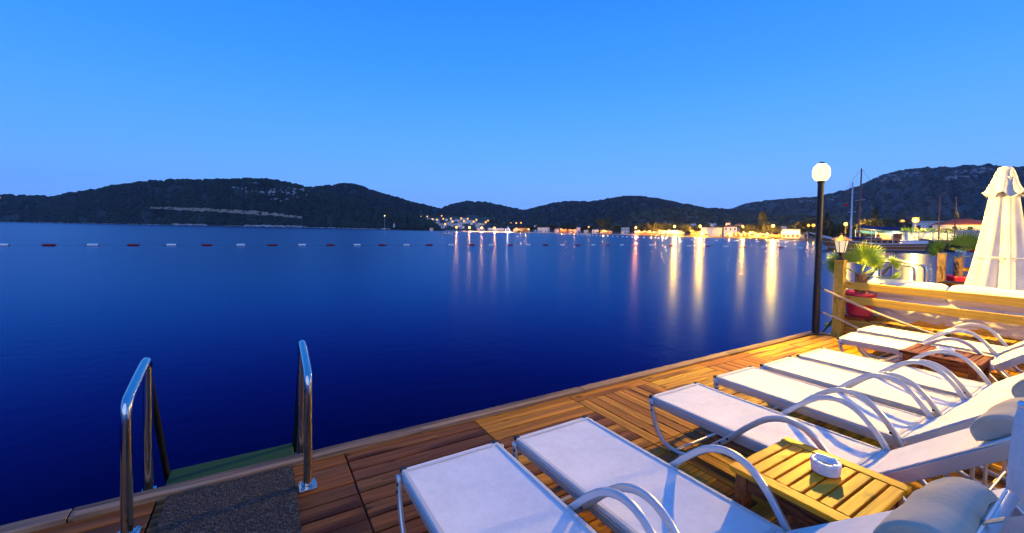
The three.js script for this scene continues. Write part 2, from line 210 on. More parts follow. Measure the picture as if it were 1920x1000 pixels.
// ---------------------------------------------------------------- the deck we stand on
const plankVariants = {};
function plankGeo(L, w, t, k) { const key = [L.toFixed(3), w.toFixed(3), t, k].join(); if (!plankVariants[key]) { const g = new RoundedBoxGeometry(L, t, w, 1, .005), p = g.attributes.position, uv = g.attributes.uv; for (let i = 0; i < p.count; i++) uv.setXY(i, (p.getX(i) + k * .37) / 2, (p.getZ(i) + p.getY(i) * .4 + k * .137) / .5); plankVariants[key] = g; } return plankVariants[key]; }
const deck = struct('deck', [-3.05, -2.62, -2.1, -1.58, -1.05, -.52, 0, .5].map((z) => box(9.62, .12, .06, 3.265, -.092, z)), wood([.34, .17, .07], .8));
{
  const size = 1.05, x0 = -1.57, z0 = -3.15;
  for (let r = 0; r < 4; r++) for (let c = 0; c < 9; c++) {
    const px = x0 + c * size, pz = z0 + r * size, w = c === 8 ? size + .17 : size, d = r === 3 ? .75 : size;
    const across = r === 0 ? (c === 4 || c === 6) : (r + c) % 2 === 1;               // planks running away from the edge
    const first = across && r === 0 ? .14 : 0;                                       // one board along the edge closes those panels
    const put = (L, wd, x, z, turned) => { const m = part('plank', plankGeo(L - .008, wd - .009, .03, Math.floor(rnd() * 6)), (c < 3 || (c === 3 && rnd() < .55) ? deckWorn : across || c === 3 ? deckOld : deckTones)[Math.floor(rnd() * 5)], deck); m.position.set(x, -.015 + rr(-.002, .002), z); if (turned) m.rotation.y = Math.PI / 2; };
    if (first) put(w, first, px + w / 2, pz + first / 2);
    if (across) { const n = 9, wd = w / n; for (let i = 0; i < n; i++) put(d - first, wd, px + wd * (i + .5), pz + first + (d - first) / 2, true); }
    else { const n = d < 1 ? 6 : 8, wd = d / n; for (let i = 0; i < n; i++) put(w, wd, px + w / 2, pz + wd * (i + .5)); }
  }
  let x = -1.62; for (const L of [.72, 3.75, 2.6, 2.63]) { const m = part('edge_board', plankGeo(L - .006, .1, .06, Math.floor(rnd() * 6)), edgeWood, deck); m.position.set(x + L / 2, -.004, -3.2); m.rotation.x = rr(-.02, .02); x += L; }
  for (const [z, L] of [[-2.02, 2.26], [.05, 1.88]]) { const m = part('edge_board', plankGeo(L, .07, .05, 2), edgeWood, deck); m.position.set(8.085, -.002, z); m.rotation.y = Math.PI / 2; }
  part('fascia_board', box(9.7, .2, .04, 3.24, -.14, -3.19), edgeWood, deck);
  for (const x of [-1.2, 1.2, 3.6, 6, 8]) for (const z of [-2.9, -.4]) part('pile', cyl(.1, .1, 3, x, -1.57, z), darkWood, deck);
}
{ // coil mat in front of the ladder
  const bump = tex(512, 512, (u, v) => { const a = nz(u * 60, v * 60, 60, 60), b = nz2(u * 44, v * 44, 44, 44); return Math.abs(a - b) < .13 ? 1 : Math.max(0, .6 - Math.abs(a - b)); });
  const g = new RoundedBoxGeometry(.67, .014, 1.5, 1, .004), p = g.attributes.position, uv = g.attributes.uv; for (let i = 0; i < p.count; i++) uv.setXY(i, p.getX(i) / .42, p.getZ(i) / .42);
  g.translate(-.138, .0075, -2.395);
  single('door_mat', g, mat([.11, .095, .085], .95, { bumpMap: bump, bumpScale: .012, map: tex(512, 512, (u, v) => { const a = nz(u * 60, v * 60, 60, 60), b = nz2(u * 44, v * 44, 44, 44); const t = Math.abs(a - b) < .13 ? .95 : .4; return [t, t, t]; }, true) }), 'dark grey coil mat lying on the deck between the near ladder rails', 'mat');
}
function ladder(label, x, w, y, z, top) {          // two steel hoops, stringers into the water, a turf covered step
  const t = thing('swim_ladder', label, 'ladder', [x, y, z]);
  for (const s of [-1, 1]) {
    const hx = s * w / 2, H = top;
    const hoop = part('handrail', new THREE.TubeGeometry(curve([[hx, 0, .42], [hx, H * .5, .42], [hx, H - .07, .42], [hx, H - .03, .41], [hx, H - .002, .385], [hx, H + .012, .345], [hx, H + .085, .0], [hx, H + .085, -.035], [hx, H + .06, -.06], [hx, H + .01, -.065], [hx, H * .5, -.065], [hx, -.05, -.065]]), 90, .0255, 14), steel, t);
    part('flange', [rbox(.1, .012, .1, hx, .008, .42, .003), cyl(.034, .034, .02, hx, .02, .42)], steel, hoop);
    for (const [bx, bz] of [[-.036, -.036], [.036, -.036], [-.036, .036], [.036, .036]]) part('flange_bolt', cyl(.008, .008, .012, hx + bx, .019, .42 + bz, 8), steel, hoop);
    part('lower_flange', [rbox(.07, .01, .07, hx, -.03, -.07, .003, .3), box(.05, .1, .06, hx, -.085, -.06)], steel, hoop);
    part('stringer', rod([hx, H + .04, -.06], [hx, -1.6, -1.5], .02, 12), mat([.05, .05, .055], .35, { metalness: .8 }), t);
  }
  for (const [yy, zz] of [[-.24, -.54], [-.55, -.86], [-.85, -1.04]]) part('step', rbox(w - .03, .035, yy > -.3 ? .34 : .2, 0, yy, zz, .01), turf, t);
  return t;
}
ladder('steel swim ladder with green turf step at the left end of the deck', -.164, .852, 0, -3.26, .72);

// ---------------------------------------------------------------- sun loungers
const slingTop = (w, l, sag) => { const g = new THREE.BoxGeometry(w, .007, l, 10, 1, 24), p = g.attributes.position, uv = g.attributes.uv; for (let i = 0; i < p.count; i++) { const x = p.getX(i) / w * 2, z = p.getZ(i) / l * 2; p.setY(i, p.getY(i) - sag * (1 - x * x) * (1 - z * z * z * z)); uv.setXY(i, p.getX(i) / .8, p.getZ(i) / .8); } g.computeVertexNormals(); return g; };
const legShape = [[.025, .325], [.03, .30], [.055, .2], [.105, .095], [.18, .03], [.28, .012], [.37, .035], [.47, .11], [.58, .215], [.68, .31], [.80, .435], [.91, .525], [1.02, .56], [1.12, .535], [1.205, .46], [1.27, .37], [1.31, .30]];
const rearShape = [[1.22, .30], [1.34, .16], [1.45, .05], [1.56, .014], [1.68, .02], [1.77, .07], [1.83, .16], [1.85, .24]];
function buildLounger(label, backAngle) {
  const t = thing('sun_lounger', label, 'sun lounger', [0, 0, 0], 0, 'sun loungers on the deck');
  for (const s of [-1, 1]) {
    const rail = part('seat_rail', rbox(.028, .055, 1.28, s * .287, .303, .655, .004), alu, t);
    part('end_cap', rbox(.034, .022, .026, s * .287, .338, .008, .004), blackPlastic, rail);
    part('groove', box(.003, .008, 1.26, s * .3025, .312, .655), alu, rail);
    const leg = part('side_leg', bar(legShape, s * .318, .022, .034, 64), alu, t);
    for (const [z, y] of [[.66, .292], [.61, .243], [.045, .25], [.05, .29], [1.255, .37]]) part('leg_bolt', cyl(.008, .008, .006, s * .332, y, z, 8, 0, 0, Math.PI / 2), blackPlastic, leg);
    const rl = part('rear_leg', bar(rearShape, s * .25, .022, .03, 40), aluRaw, t);
    part('rear_bolt', cyl(.012, .012, .05, s * .27, .30, 1.235, 10, 0, 0, Math.PI / 2), aluRaw, rl);
    part('foot_pad', rbox(.03, .012, .07, s * .318, .006, .26, .003), blackPlastic, leg);
  }
  part('foot_bar', rod([-.3, .315, .02], [.3, .315, .02], .017, 12), alu, t);
  part('hinge_bar', rod([-.3, .30, 1.29], [.3, .30, 1.29], .014, 12), aluRaw, t);
  part('cross_brace', rod([-.318, .03, .27], [.318, .03, .27], .011, 10), aluRaw, t);
  const sl = slingTop(.60, 1.29, .012); sl.translate(0, .337, .65); const seatCloth = part('seat_sling', sl, sling, t);
  for (const k of [-1, 1]) part('side_hem', rbox(.022, .004, 1.285, k * .286, .3425, .65, .0015), hemCloth, seatCloth);
  for (const z of [.035, 1.265]) part('end_hem', rbox(.55, .004, .02, 0, .3425, z, .0015), hemCloth, seatCloth);
  const back = new THREE.Group(); back.name = 'backrest'; t.add(back); back.position.set(0, .32, 1.325); back.rotation.x = -backAngle * R;
  for (const s of [-1, 1]) part('back_rail', rbox(.028, .058, .80, s * .287, -.005, .40, .004), alu, back);
  part('top_bar', rod([-.3, .01, .795], [.3, .01, .795], .017, 12), alu, back);
  const bs = slingTop(.60, .80, .014); bs.translate(0, .03, .40); part('back_sling', bs, sling, back);
  for (const s of [-1, 1]) part('prop_strut', rod([s * .24, -.02, .42], [s * .24, -.34, .14], .009, 8), aluRaw, back);
  part('prop_bar', rod([-.25, -.34, .14], [.25, -.34, .14], .009, 8), aluRaw, back);
  return t;
}
const lounger0 = buildLounger('white sun lounger nearest the ladder, leftmost of the row', 41);
lounger0.position.set(.955, 0, -2.18);
const seats = [
  [1.675, -2.165, .6, 'white sun lounger just left of the near teak table, second from the ladder'],
  [2.975, -2.19, 0, 'white sun lounger just right of the near teak table'],
  [3.865, -2.2, -.8, 'white sun lounger second to the right of the near teak table'],
  [4.6, -2.17, -.4, 'white sun lounger third to the right of the near teak table'],
  [5.3, -2.15, .3, 'white sun lounger just left of the reddish far table'],
  [6.62, -2.29, 5, 'cream lit sun lounger standing askew behind the reddish far table'],
  [7.44, -2.35, 0, 'cream lit sun lounger farthest along the deck, beside the raised platform']];
const loungers = [lounger0];
for (const [x, z, a, label] of seats) loungers.push(dup(lounger0, [x, 0, z], a * R, label));
{ // a towel hung on a slim rack between two loungers, at the right edge of the view
  const t = thing('towel_rack', 'white towel on a slim rack at the right edge, beside the beige cushion', 'towel rack', [2.13, 0, -.03], Math.PI / 2 - .15);
  for (const k of [-1, 1]) part('leg', rod([k * .2, 0, .01], [k * .2, 1.09, .01], .008, 8), aluRaw, t);
  for (const k of [-1, 1]) part('foot', rod([k * .2, .01, -.14], [k * .2, .01, .16], .009, 8), aluRaw, t);
  part('top_bar', rod([-.24, 1.095, .01], [.24, 1.095, .01], .012, 10), aluRaw, t);
  part('towel', grid(20, 40, (u, v) => { const a = v * 2 - 1, side = a < 0 ? -1 : 1, q = Math.abs(a), y = 1.11 - .55 * q * q ** .2, fold = .008 * Math.sin(u * 17 + q * 2) * q, round = .05 * Math.pow(1 - q, 3); return [(-.25 + .5 * u) * (1 - round), y, .01 + side * (.016 * Math.min(1, q * 6) + .03 * q) + fold]; }, (u, v) => [u * .5, v]), mat([.66, .67, .70], .95, { map: canvasMap, bumpMap: fabricBump, bumpScale: .002 }), t);
}
function headCushion(x, z, y, tilt, turn, label) {
  const prof = new THREE.Shape(); prof.moveTo(-.085, 0); prof.bezierCurveTo(-.085, .04, -.045, .058, 0, .058); prof.bezierCurveTo(.045, .058, .085, .04, .085, 0); prof.bezierCurveTo(.06, -.01, -.06, -.01, -.085, 0);
  const g = new THREE.ExtrudeGeometry(prof, { depth: .40, bevelEnabled: true, bevelSize: .014, bevelThickness: .018, bevelSegments: 3, curveSegments: 10, steps: 10 }); g.translate(0, 0, -.20); g.rotateY(Math.PI / 2);
  const p = g.attributes.position; for (let i = 0; i < p.count; i++) { const n = (fbm(p.getX(i) * 9 + 3, p.getZ(i) * 9 + 8, 3) - .5) * .03; p.setY(i, p.getY(i) + n); } g.deleteAttribute('uv'); g.deleteAttribute('normal'); const sm = mergeVertices(g, 1e-4); sm.computeVertexNormals(); { const q = sm.attributes.position, uv = new Float32Array(q.count * 2); for (let i = 0; i < q.count; i++) { uv[2 * i] = q.getX(i) * 2; uv[2 * i + 1] = q.getZ(i) * 2 + q.getY(i); } sm.setAttribute('uv', new THREE.BufferAttribute(uv, 2)); }
  const t = thing('head_cushion', label, 'cushion', [x, y, z], turn, 'head cushions on the loungers');
  const c = part('cushion_pad', sm, cushionCloth, t); c.rotation.x = tilt;
  const s = part('cushion_strap', box(.03, .004, .30, 0, -.012, 0), cushionCloth, t); s.rotation.x = tilt;
}
const onBack = (i, s, lift = .045) => { const l = loungers[i], a = 41 * R, v = V3(0, .32 + Math.sin(a) * s + Math.cos(a) * lift, 1.325 + Math.cos(a) * s - Math.sin(a) * lift).applyAxisAngle(V3(0, 1, 0), l.rotation.y).add(l.position); return [v.x, v.z, v.y, -a, l.rotation.y]; };
headCushion(...onBack(1, .70), 'grey beige head cushion on the lounger left of the near teak table');
headCushion(...onBack(2, .68), 'grey beige head cushion on the lounger right of the near teak table');
headCushion(...onBack(3, .70), 'grey beige head cushion second along, partly cut by the right of the view');

// ---------------------------------------------------------------- side tables and ashtrays
function sideTable(x, z, w, d, h, m, label, turn = 0) {
  const t = thing('side_table', label, 'table', [x, 0, z], turn);
  for (const s of [-1, 1]) { const g = plankGeo(d, .07, .026, s + 2), o = part('frame_board', g, m, t); o.rotation.y = Math.PI / 2; o.position.set(s * (w / 2 - .035), h - .013, 0); }
  const n = 9, sw = d / n; for (let i = 0; i < n; i++) { const o = part('slat', plankGeo(w - .148, sw - .009, .022, i % 6), m, t); o.position.set(0, h - .013, -d / 2 + sw * (i + .5)); }
  for (const [sx, sz] of [[-1, -1], [1, -1], [1, 1], [-1, 1]]) part('leg', rbox(.055, h - .03, .055, sx * (w / 2 - .05), (h - .03) / 2, sz * (d / 2 - .05), .004), teakB, t);
  for (const s of [-1, 1]) { part('apron', rbox(.022, .075, d - .15, s * (w / 2 - .045), h - .07, 0, .003), teakB, t); part('apron', rbox(w - .15, .075, .022, 0, h - .07, s * (d / 2 - .045), .003), teakB, t); }
  part('under_shelf', rbox(w - .12, .018, d - .12, 0, .1, 0, .003), teakB, t);
}
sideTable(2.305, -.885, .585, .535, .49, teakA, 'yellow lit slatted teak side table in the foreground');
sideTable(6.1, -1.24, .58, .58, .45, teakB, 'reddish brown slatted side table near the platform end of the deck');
function ashtray(x, y, z, r, label) {
  const pr = [[0, 0], [r * .92, 0], [r * .97, .01], [r, .05], [r * .99, .058], [r * .8, .06], [r * .76, .056], [r * .7, .022], [0, .02]].map(([a, b]) => new THREE.Vector2(a, b));
  const t = thing('ashtray', label, 'ashtray', [x, y, z]);
  part('bowl', new THREE.LatheGeometry(pr, 40), whiteMelamine, t);
  part('ash_bed', cyl(r * .68, r * .68, .006, 0, .0245, 0, 30), mat([.18, .17, .16], .95), t);
  for (let i = 0; i < 4; i++) { const a = i * Math.PI / 2 + .5; part('cigarette_rest', rbox(r * .26, .008, .016, Math.cos(a) * r * .88, .06, Math.sin(a) * r * .88, .003, 0, -a), whiteMelamine, t); }
}
ashtray(2.37, .491, -.875, .062, 'white round ashtray on the near yellow lit table');
ashtray(6.06, .451, -1.235, .07, 'white round ashtray on the far reddish table');

// ---------------------------------------------------------------- lamp posts on the deck
function lampPost(x, y, z, label, power) {
  const t = thing('lamp_post', label, 'lamp post', [x, y, z], 0, 'lamp posts lighting the deck');
  part('pole', [cyl(.044, .046, 1.75, 0, 1.64, 0, 24), cyl(.052, .054, .80, 0, .40, 0, 24), cyl(.046, .052, .02, 0, .81, 0, 24)], blackPaint, t);
  part('base_plate', [cyl(.085, .09, .02, 0, .01, 0, 24)], blackPaint, t);
  part('lamp_collar', [cyl(.054, .046, .05, 0, 2.54, 0, 24)], blackPaint, t);
  const glass = part('lamp_globe', new THREE.LatheGeometry([[.055, 0], [.09, .02], [.122, .08], [.125, .16], [.11, .23], [.07, .27], [0, .285]].map(([a, b]) => new THREE.Vector2(a, b + 2.56)), 32), glow(1, .74, .30, 2.6), t);
  part('lamp_cap', [cyl(.02, .06, .03, 0, 2.86, 0, 20)], blackPaint, glass);
  part('rope_hook', [rod([.05, .80, .03], [.05, .755, .09], .008), rod([0, .38, .05], [0, .38, .09], .008)], blackPaint, t);
  const l = new THREE.PointLight(lin(1, .6, .07), power); l.position.set(0, 2.76, 0); l.shadow.radius = 3; l.castShadow = true; l.name = 'lamp_bulb'; t.add(l);
}
lampPost(7.945, 0, -3.15, 'black lamp post with a glowing globe at the corner of the deck', 175);
lampPost(10.7, .33, 2.5, 'black lamp post with a glowing globe on the platform, off to the right', 150);
function rope(pts, r, label) {                        // three strands laid round each other
  const c = curve(pts), L = c.getLength(), n = Math.round(L * 70), strands = [], P = c.getSpacedPoints(n);
  for (let s = 0; s < 3; s++) { const q = []; for (let i = 0; i <= n; i++) { const d = P[Math.min(n, i + 1)].clone().sub(P[Math.max(0, i - 1)]).normalize(), u = V3(1, 0, 0), v = d.clone().cross(u).normalize(), a = i / n * L / (r * 9) * 6.283 + s * 2.094; q.push(P[i].clone().addScaledVector(u, Math.cos(a) * r * .5).addScaledVector(v, Math.sin(a) * r * .5)); } strands.push(new THREE.TubeGeometry(new THREE.CatmullRomCurve3(q), n * 2, r * .56, 6)); }
  single('rope', strands, ropeMat, label, 'rope', 'ropes hung along the deck end');
}
rope([[7.98, .755, -3.06], [7.985, .50, -2.40], [7.99, .39, -2.04], [8.0, .31, -1.75], [8.0, .15, -.9], [8.02, .10, -.1], [8.05, .2, .55], [8.07, .5, 1.2]], .02, 'thick twisted rope sagging from the lamp post, the upper of two');
rope([[7.96, .38, -3.06], [7.98, .31, -2.84], [7.985, .20, -2.56], [7.99, .08, -2.1], [8.0, .03, -1.5], [8.0, .025, -.6]], .017, 'twisted rope drooping to the deck, the lower of two');

// ---------------------------------------------------------------- raised platform with railing
const platform = thing('raised_platform', 'raised pine platform beyond the end of the deck', 'platform', [0, 0, 0]);
{
  part('frame', box(7.7, .2, 7.9, 12.03, .18, 1.05), darkWood, platform);
  let z = -2.94, k = 0; while (z < 4.9) { const o = part('floor_plank', plankGeo(7.86, .135, .03, k++ % 6), pineDeck, platform); o.position.set(12.05, .315, z + .07); z += .145; }
  for (const y of [.25, .145, .04]) { const o = part('front_board', plankGeo(7.9, .1, .026, Math.round(y * 20)), pineDeck, platform); o.rotation.y = Math.PI / 2; o.position.set(8.13, y, 1.04); o.rotation.x = Math.PI / 2; o.rotation.order = 'YXZ'; }
  for (const y of [.25, .145, .04]) { const o = part('front_board', plankGeo(7.86, .1, .026, Math.round(y * 10)), pineDeck, platform); o.position.set(12.05, y, -2.95); o.rotation.x = Math.PI / 2; }
  for (const x of [8.3, 10.5, 13, 15.5]) part('pile', cyl(.1, .1, 3, x, -1.42, -2.7), darkWood, platform);
}
const fence = thing('railing', 'pine railing with two rails along the raised platform', 'railing', [8.1, 0, 0]);
part('post', [rbox(.13, 1.24, .13, -.02, .62, -2.885, .01), rbox(.15, .03, .15, -.02, 1.25, -2.885, .006)], pineWood, fence);
part('post', rbox(.1, 1.0, .1, .05, .5, 1.3, .01), pineWood, fence);
for (const y of [.862, .635]) { const o = part('rail', plankGeo(4.1, .115, .04, 3), pineWood, fence); o.rotation.order = 'YXZ'; o.rotation.y = Math.PI / 2; o.rotation.x = Math.PI / 2; o.position.set(.0, y, -.77); }
const lanternGlow = new THREE.MeshStandardMaterial({ color: lin(.6, .52, .38), emissive: lin(.95, .72, .40), emissiveIntensity: .8, roughness: .5 });
const lantern = thing('post_lantern', 'bronze lantern with glowing cream glass on the pine post', 'lantern', [8.08, 1.265, -2.885]);
{
  { const l = new THREE.PointLight(lin(1, .7, .35), 2.5); l.position.set(0, .22, 0); l.shadow.radius = 2; l.castShadow = true; lantern.add(l); part('lamp_bulb', ball(.028, 0, .22, 0, 12), glow(1, .7, .35, 2), lantern); }
  part('foot', new THREE.LatheGeometry([[.075, 0], [.075, .012], [.03, .03], [.022, .07], [.03, .10], [.055, .115], [.06, .125], [0, .126]].map(([a, b]) => new THREE.Vector2(a, b)), 24), bronze, lantern);
  const cap = part('roof', new THREE.LatheGeometry([[.14, .315], [.15, .32], [.09, .352], [.05, .372], [.02, .384], [.012, .41], [0, .415]].map(([a, b]) => new THREE.Vector2(a, b)), 24), bronze, lantern);
  part('finial', ball(.016, 0, .415, 0, 10), bronze, cap);
  for (let i = 0; i < 6; i++) { const a0 = i * Math.PI / 3, a1 = a0 + Math.PI / 3, q = (a, r, y) => [Math.cos(a) * r, y, Math.sin(a) * r], b0 = q(a0, .055, .126), b1 = q(a1, .055, .126), t0 = q(a0, .095, .318), t1 = q(a1, .095, .318); part('glass_pane', fromTris([...b0, ...t0, ...t1, ...b0, ...t1, ...b1]), lanternGlow, lantern); part('glazing_bar', rod(b0, t0, .006, 6), bronze, lantern); }
}

// ---------------------------------------------------------------- potted fan palms
function fanLeaf(Rr, n, spread, droop, m, stalk, parent) {            // a stalk and a pleated fan of pointed segments
  const pos = [];
  for (let i = 0; i < n; i++) {
    const a = (i / (n - 1) - .5) * spread, L = Rr * (.82 + .18 * Math.cos(a * .9)) * rr(.93, 1.05), w = Rr * spread / n * .40, dir = (r, off, dy) => { const x = Math.sin(a) * r + Math.cos(a) * off, y = Math.cos(a) * r - Math.sin(a) * off; return [x, y, dy - droop * (r / Rr) * (r / Rr) * Rr]; };
    const base = dir(.02, 0, 0), mid = [dir(L * .55, -w, -.006), dir(L * .55, 0, .012), dir(L * .55, w, -.006)], q3 = [dir(L * .8, -w * .5, -.003), dir(L * .8, 0, .008), dir(L * .8, w * .5, -.003)], tip = dir(L, rr(-.01, .01), -droop * .1);
    pos.push(...base, ...mid[0], ...mid[1], ...base, ...mid[1], ...mid[2], ...mid[0], ...q3[0], ...mid[1], ...mid[1], ...q3[0], ...q3[1], ...mid[1], ...q3[1], ...mid[2], ...mid[2], ...q3[1], ...q3[2], ...q3[0], ...tip, ...q3[1], ...q3[1], ...tip, ...q3[2]);
  }
  const g = fromTris(pos); g.translate(0, stalk, 0);
  return merge([g, rod([0, 0, 0], [0, stalk + .02, 0], .009, 6)]);
}
const leafGreen = mat([.30, .42, .03], .5, { transmission: .3, thickness: 0 }), leafDeep = mat([.025, .08, .02], .5, { transmission: .3, thickness: 0 }), palmBark = mat([.22, .12, .05], .9);
function palm(x, y, z, label, leaves, m, s = 1, tall = .3) {
  const t = thing('potted_palm', label, 'potted palm', [x, y, z], 0, 'fan palms in red pots');
  const pot = part('pot', new THREE.LatheGeometry([[.0, .03], [.15, .03], [.165, .06], [.185, .36], [.205, .37], [.205, .42], [.185, .425], [.175, .39], [0, .38]].map(([a, b]) => new THREE.Vector2(a * s, b * s)), 36), potRed, t);
  part('saucer', new THREE.LatheGeometry([[0, 0], [.2, 0], [.225, .035], [.21, .04], [.19, .015], [0, .012]].map(([a, b]) => new THREE.Vector2(a * s, b * s)), 36), mat([.3, .06, .03], .5), pot);
  part('soil', cyl(.175 * s, .175 * s, .01, 0, .39 * s, 0, 24), soil, pot);
  const trunk = [cyl(.05, .075, tall, 0, .39 * s + tall / 2, 0, 14)]; for (let i = 0; i < 46; i++) { const a = i * 2.4, h = i / 46 * tall, r = .075 - .02 * h / tall; trunk.push(at(new THREE.ConeGeometry(.022, .085, 4), Math.cos(a) * r, .39 * s + h + .03, Math.sin(a) * r, Math.sin(a) * .6, 0, -Math.cos(a) * .6)); }
  part('trunk', trunk, palmBark, t);
  for (const [lr, n, spread, droop, stalk, rx, ry, rz] of leaves) { const f = part('palm_leaf', fanLeaf(lr, n, spread, droop, m, stalk), m, t); f.position.y = .39 * s + tall - .02; f.rotation.order = 'YXZ'; f.rotation.set(rx, ry, rz); }
}
palm(8.28, .33, -2.68, 'fan palm in a red pot behind the pine post', [[.34, 28, 3.6, .12, .24, .25, -1.25, -.12], [.30, 22, 3.0, .25, .26, .2, -1.3, 1.0], [.16, 12, 2.4, .3, .40, .3, -1.2, -1.05], [.17, 12, 1.4, .6, .34, .9, -1.2, -1.6], [.28, 20, 3, .2, .2, .6, 2.0, .3], [.24, 18, 3, .3, .2, .9, .4, 0]], leafGreen, 1, .32);
palm(12.95, .33, -2.5, 'dark fan palm in a red pot beside the far wooden post', [[.36, 28, 3.4, .1, .3, .15, -1.35, -.3], [.3, 24, 2.6, .35, .3, .2, -1.3, 1.0], [.28, 22, 2.6, .3, .28, .3, -1.35, -1.1], [.3, 20, 3, .3, .25, .8, 1.8, 0]], leafDeep, 1.2, .42);

// ---------------------------------------------------------------- covered sofas
function sofa(z0, z1, label, k) {
  const t = thing('covered_sofa', label, 'sofa', [8.38, .33, (z0 + z1) / 2], 0, 'white covered sofas'), L = z1 - z0;
  const soft = (u, v, a) => (fbm(u * 5 + k * 7, v * 6 + k * 3, 4) - .5) * a;
  const loft = (prof, nu, amp, shrink) => { const c = new THREE.CatmullRomCurve3(prof.map(([x, y]) => V3(x, y, 0)), false, 'centripetal'), cx = prof.reduce((a, p) => a + p[0], 0) / prof.length, cy = prof.reduce((a, p) => a + p[1], 0) / prof.length;
    return grid(44, nu, (u, v) => { const p = c.getPoint(v), e = Math.min(u, 1 - u) * L / .12, f = e >= 1 ? 1 : Math.sqrt(1 - (1 - e) * (1 - e)) * (1 - shrink) + shrink, n = soft(u * L, v * 3, amp) * Math.min(1, e); return [cx + (p.x - cx) * f - n, cy + (p.y - cy) * f + n * .6, -L / 2 + u * L]; }, (u, v) => [u * L, v * 1.5]); };
  part('back_cushion', loft([[.12, .36], [.02, .37], [-.03, .45], [-.01, .55], [.05, .63], [.16, .65], [.26, .60], [.30, .48], [.27, .37], [.12, .36]], 26, .05, .25), cover, t);
  const skirtLow = (u) => .055 + .03 * Math.sin(u * 7 + k) + .025 * Math.sin(u * 17 + 2 * k);
  part('cover_skirt', grid(60, 14, (u, v) => { const n = soft(u * L * 1.6, v * 2, .1) * (v * .8 + .2), low = skirtLow(u); return [.03 - .05 * Math.sin(v * 3.1) - n, .40 - (.40 - low) * v, -L / 2 + .02 + u * (L - .04)]; }, (u, v) => [u * L, v * .4]), cover, t);
  part('seat_cushion', loft([[.3, .2], [.26, .28], [.3, .36], [.6, .37], [.95, .35], [1.0, .27], [.96, .2], [.3, .2]], 26, .03, .4), cover, t);
  part('wood_base', [rbox(.98, .09, L - .04, .52, .045, 0, .01), rbox(.9, .14, L - .1, .52, .16, 0, .01)], pineWood, t);
}
sofa(-2.66, -1.70, 'white covered sofa behind the railing next to the palm pot', 1);
sofa(-1.75, .1, 'long white covered sofa behind the railing below the closed parasol', 2);

// ---------------------------------------------------------------- closed parasol
{
  const t = thing('closed_parasol', 'tall cream parasol folded shut behind the white sofas', 'parasol', [9.26, .33, -1.36]);
  const pleat = (r0, r1, y0, y1, n, amp, wave, twist) => grid(120, 26, (u, v) => { const a = u * 6.28318, y = y0 + (y1 - y0) * v, r = (r0 + (r1 - r0) * Math.pow(v, .8)) * (1 + amp * (.35 + .65 * (1 - v)) * Math.cos(a * n + v * twist + .6 * Math.sin(a * 2))) + .012 * (nz(a * 2 + 5, v * 5 + 9) - .5); return [Math.cos(a) * r, y + wave * Math.pow(1 - v, 6) * Math.cos(a * n), Math.sin(a) * r]; }, (u, v) => [u * 3, v * 2]);
  part('canopy', pleat(.335, .11, .42, 2.22, 7, .2, .05, 1.2), parasolCloth, t);
  part('canopy_hood', [pleat(.205, .085, 1.96, 2.33, 6, .16, .04, .3), at(new THREE.SphereGeometry(.082, 24, 10, 0, 6.2832, 0, 1.5708).scale(1, .7, 1), 0, 2.325, 0)], parasolCloth, t);
  part('mast', cyl(.025, .025, 2.3, 0, 1.15, 0, 14), pineWood, t);
  part('base', [cyl(.3, .3, .07, 0, .035, 0, 30), cyl(.04, .04, .3, 0, .2, 0, 14)], mat([.3, .29, .28], .9), t);
  part('tie_strap', at(new THREE.TorusGeometry(.262, .009, 8, 40), 0, 1.05, 0, Math.PI / 2), parasolCloth, t);
}
// ---------------------------------------------------------------- far side of the platform
ladder('steel swim ladder at the far platform edge, seen over the white sofa', 10.45, .62, .33, -2.92, .78);
{
  const t = thing('railing', 'wooden post with one low rail at the far end of the platform', 'railing', [12.3, .33, -2.62]);
  part('post', rbox(.12, 1.0, .12, 0, .5, 0, .01), wood([.42, .3, .17], .7), t); const o = part('rail', plankGeo(2.4, .1, .04, 1), pineDeck, t); o.rotation.order = 'YXZ'; o.rotation.y = Math.PI / 2; o.rotation.x = Math.PI / 2; o.position.set(1.3, .62, 1.2);
  part('post', rbox(.1, .7, .1, 1.3, .35, 2.35, .01), pineDeck, t);
  const d = thing('low_table', 'dark brown low table in front of the far palm pot', 'table', [11.75, .33, -2.18]);
  part('table_top', rbox(.5, .04, .62, 0, .43, 0, .006), darkWood, d); for (const [a, b] of [[-1, -1], [1, -1], [-1, 1], [1, 1]]) part('leg', rbox(.05, .41, .05, a * .21, .205, b * .27, .004), darkWood, d);
  dup(lounger0, [10.9, .33, -2.3], 0, 'white padded lounger far off on the platform, beside the dark low table', 'loungers on the platform');
  const pad = thing('lounger_pad', 'thick white folded mattress on the far platform lounger', 'mattress', [10.9, .67, -1.45]);
  part('mattress', rbox(.58, .09, 1.2, 0, .052, -.1, .04), cover, pad); part('mattress_fold', rbox(.56, .14, .42, 0, .17, .28, .06), cover, pad);
}

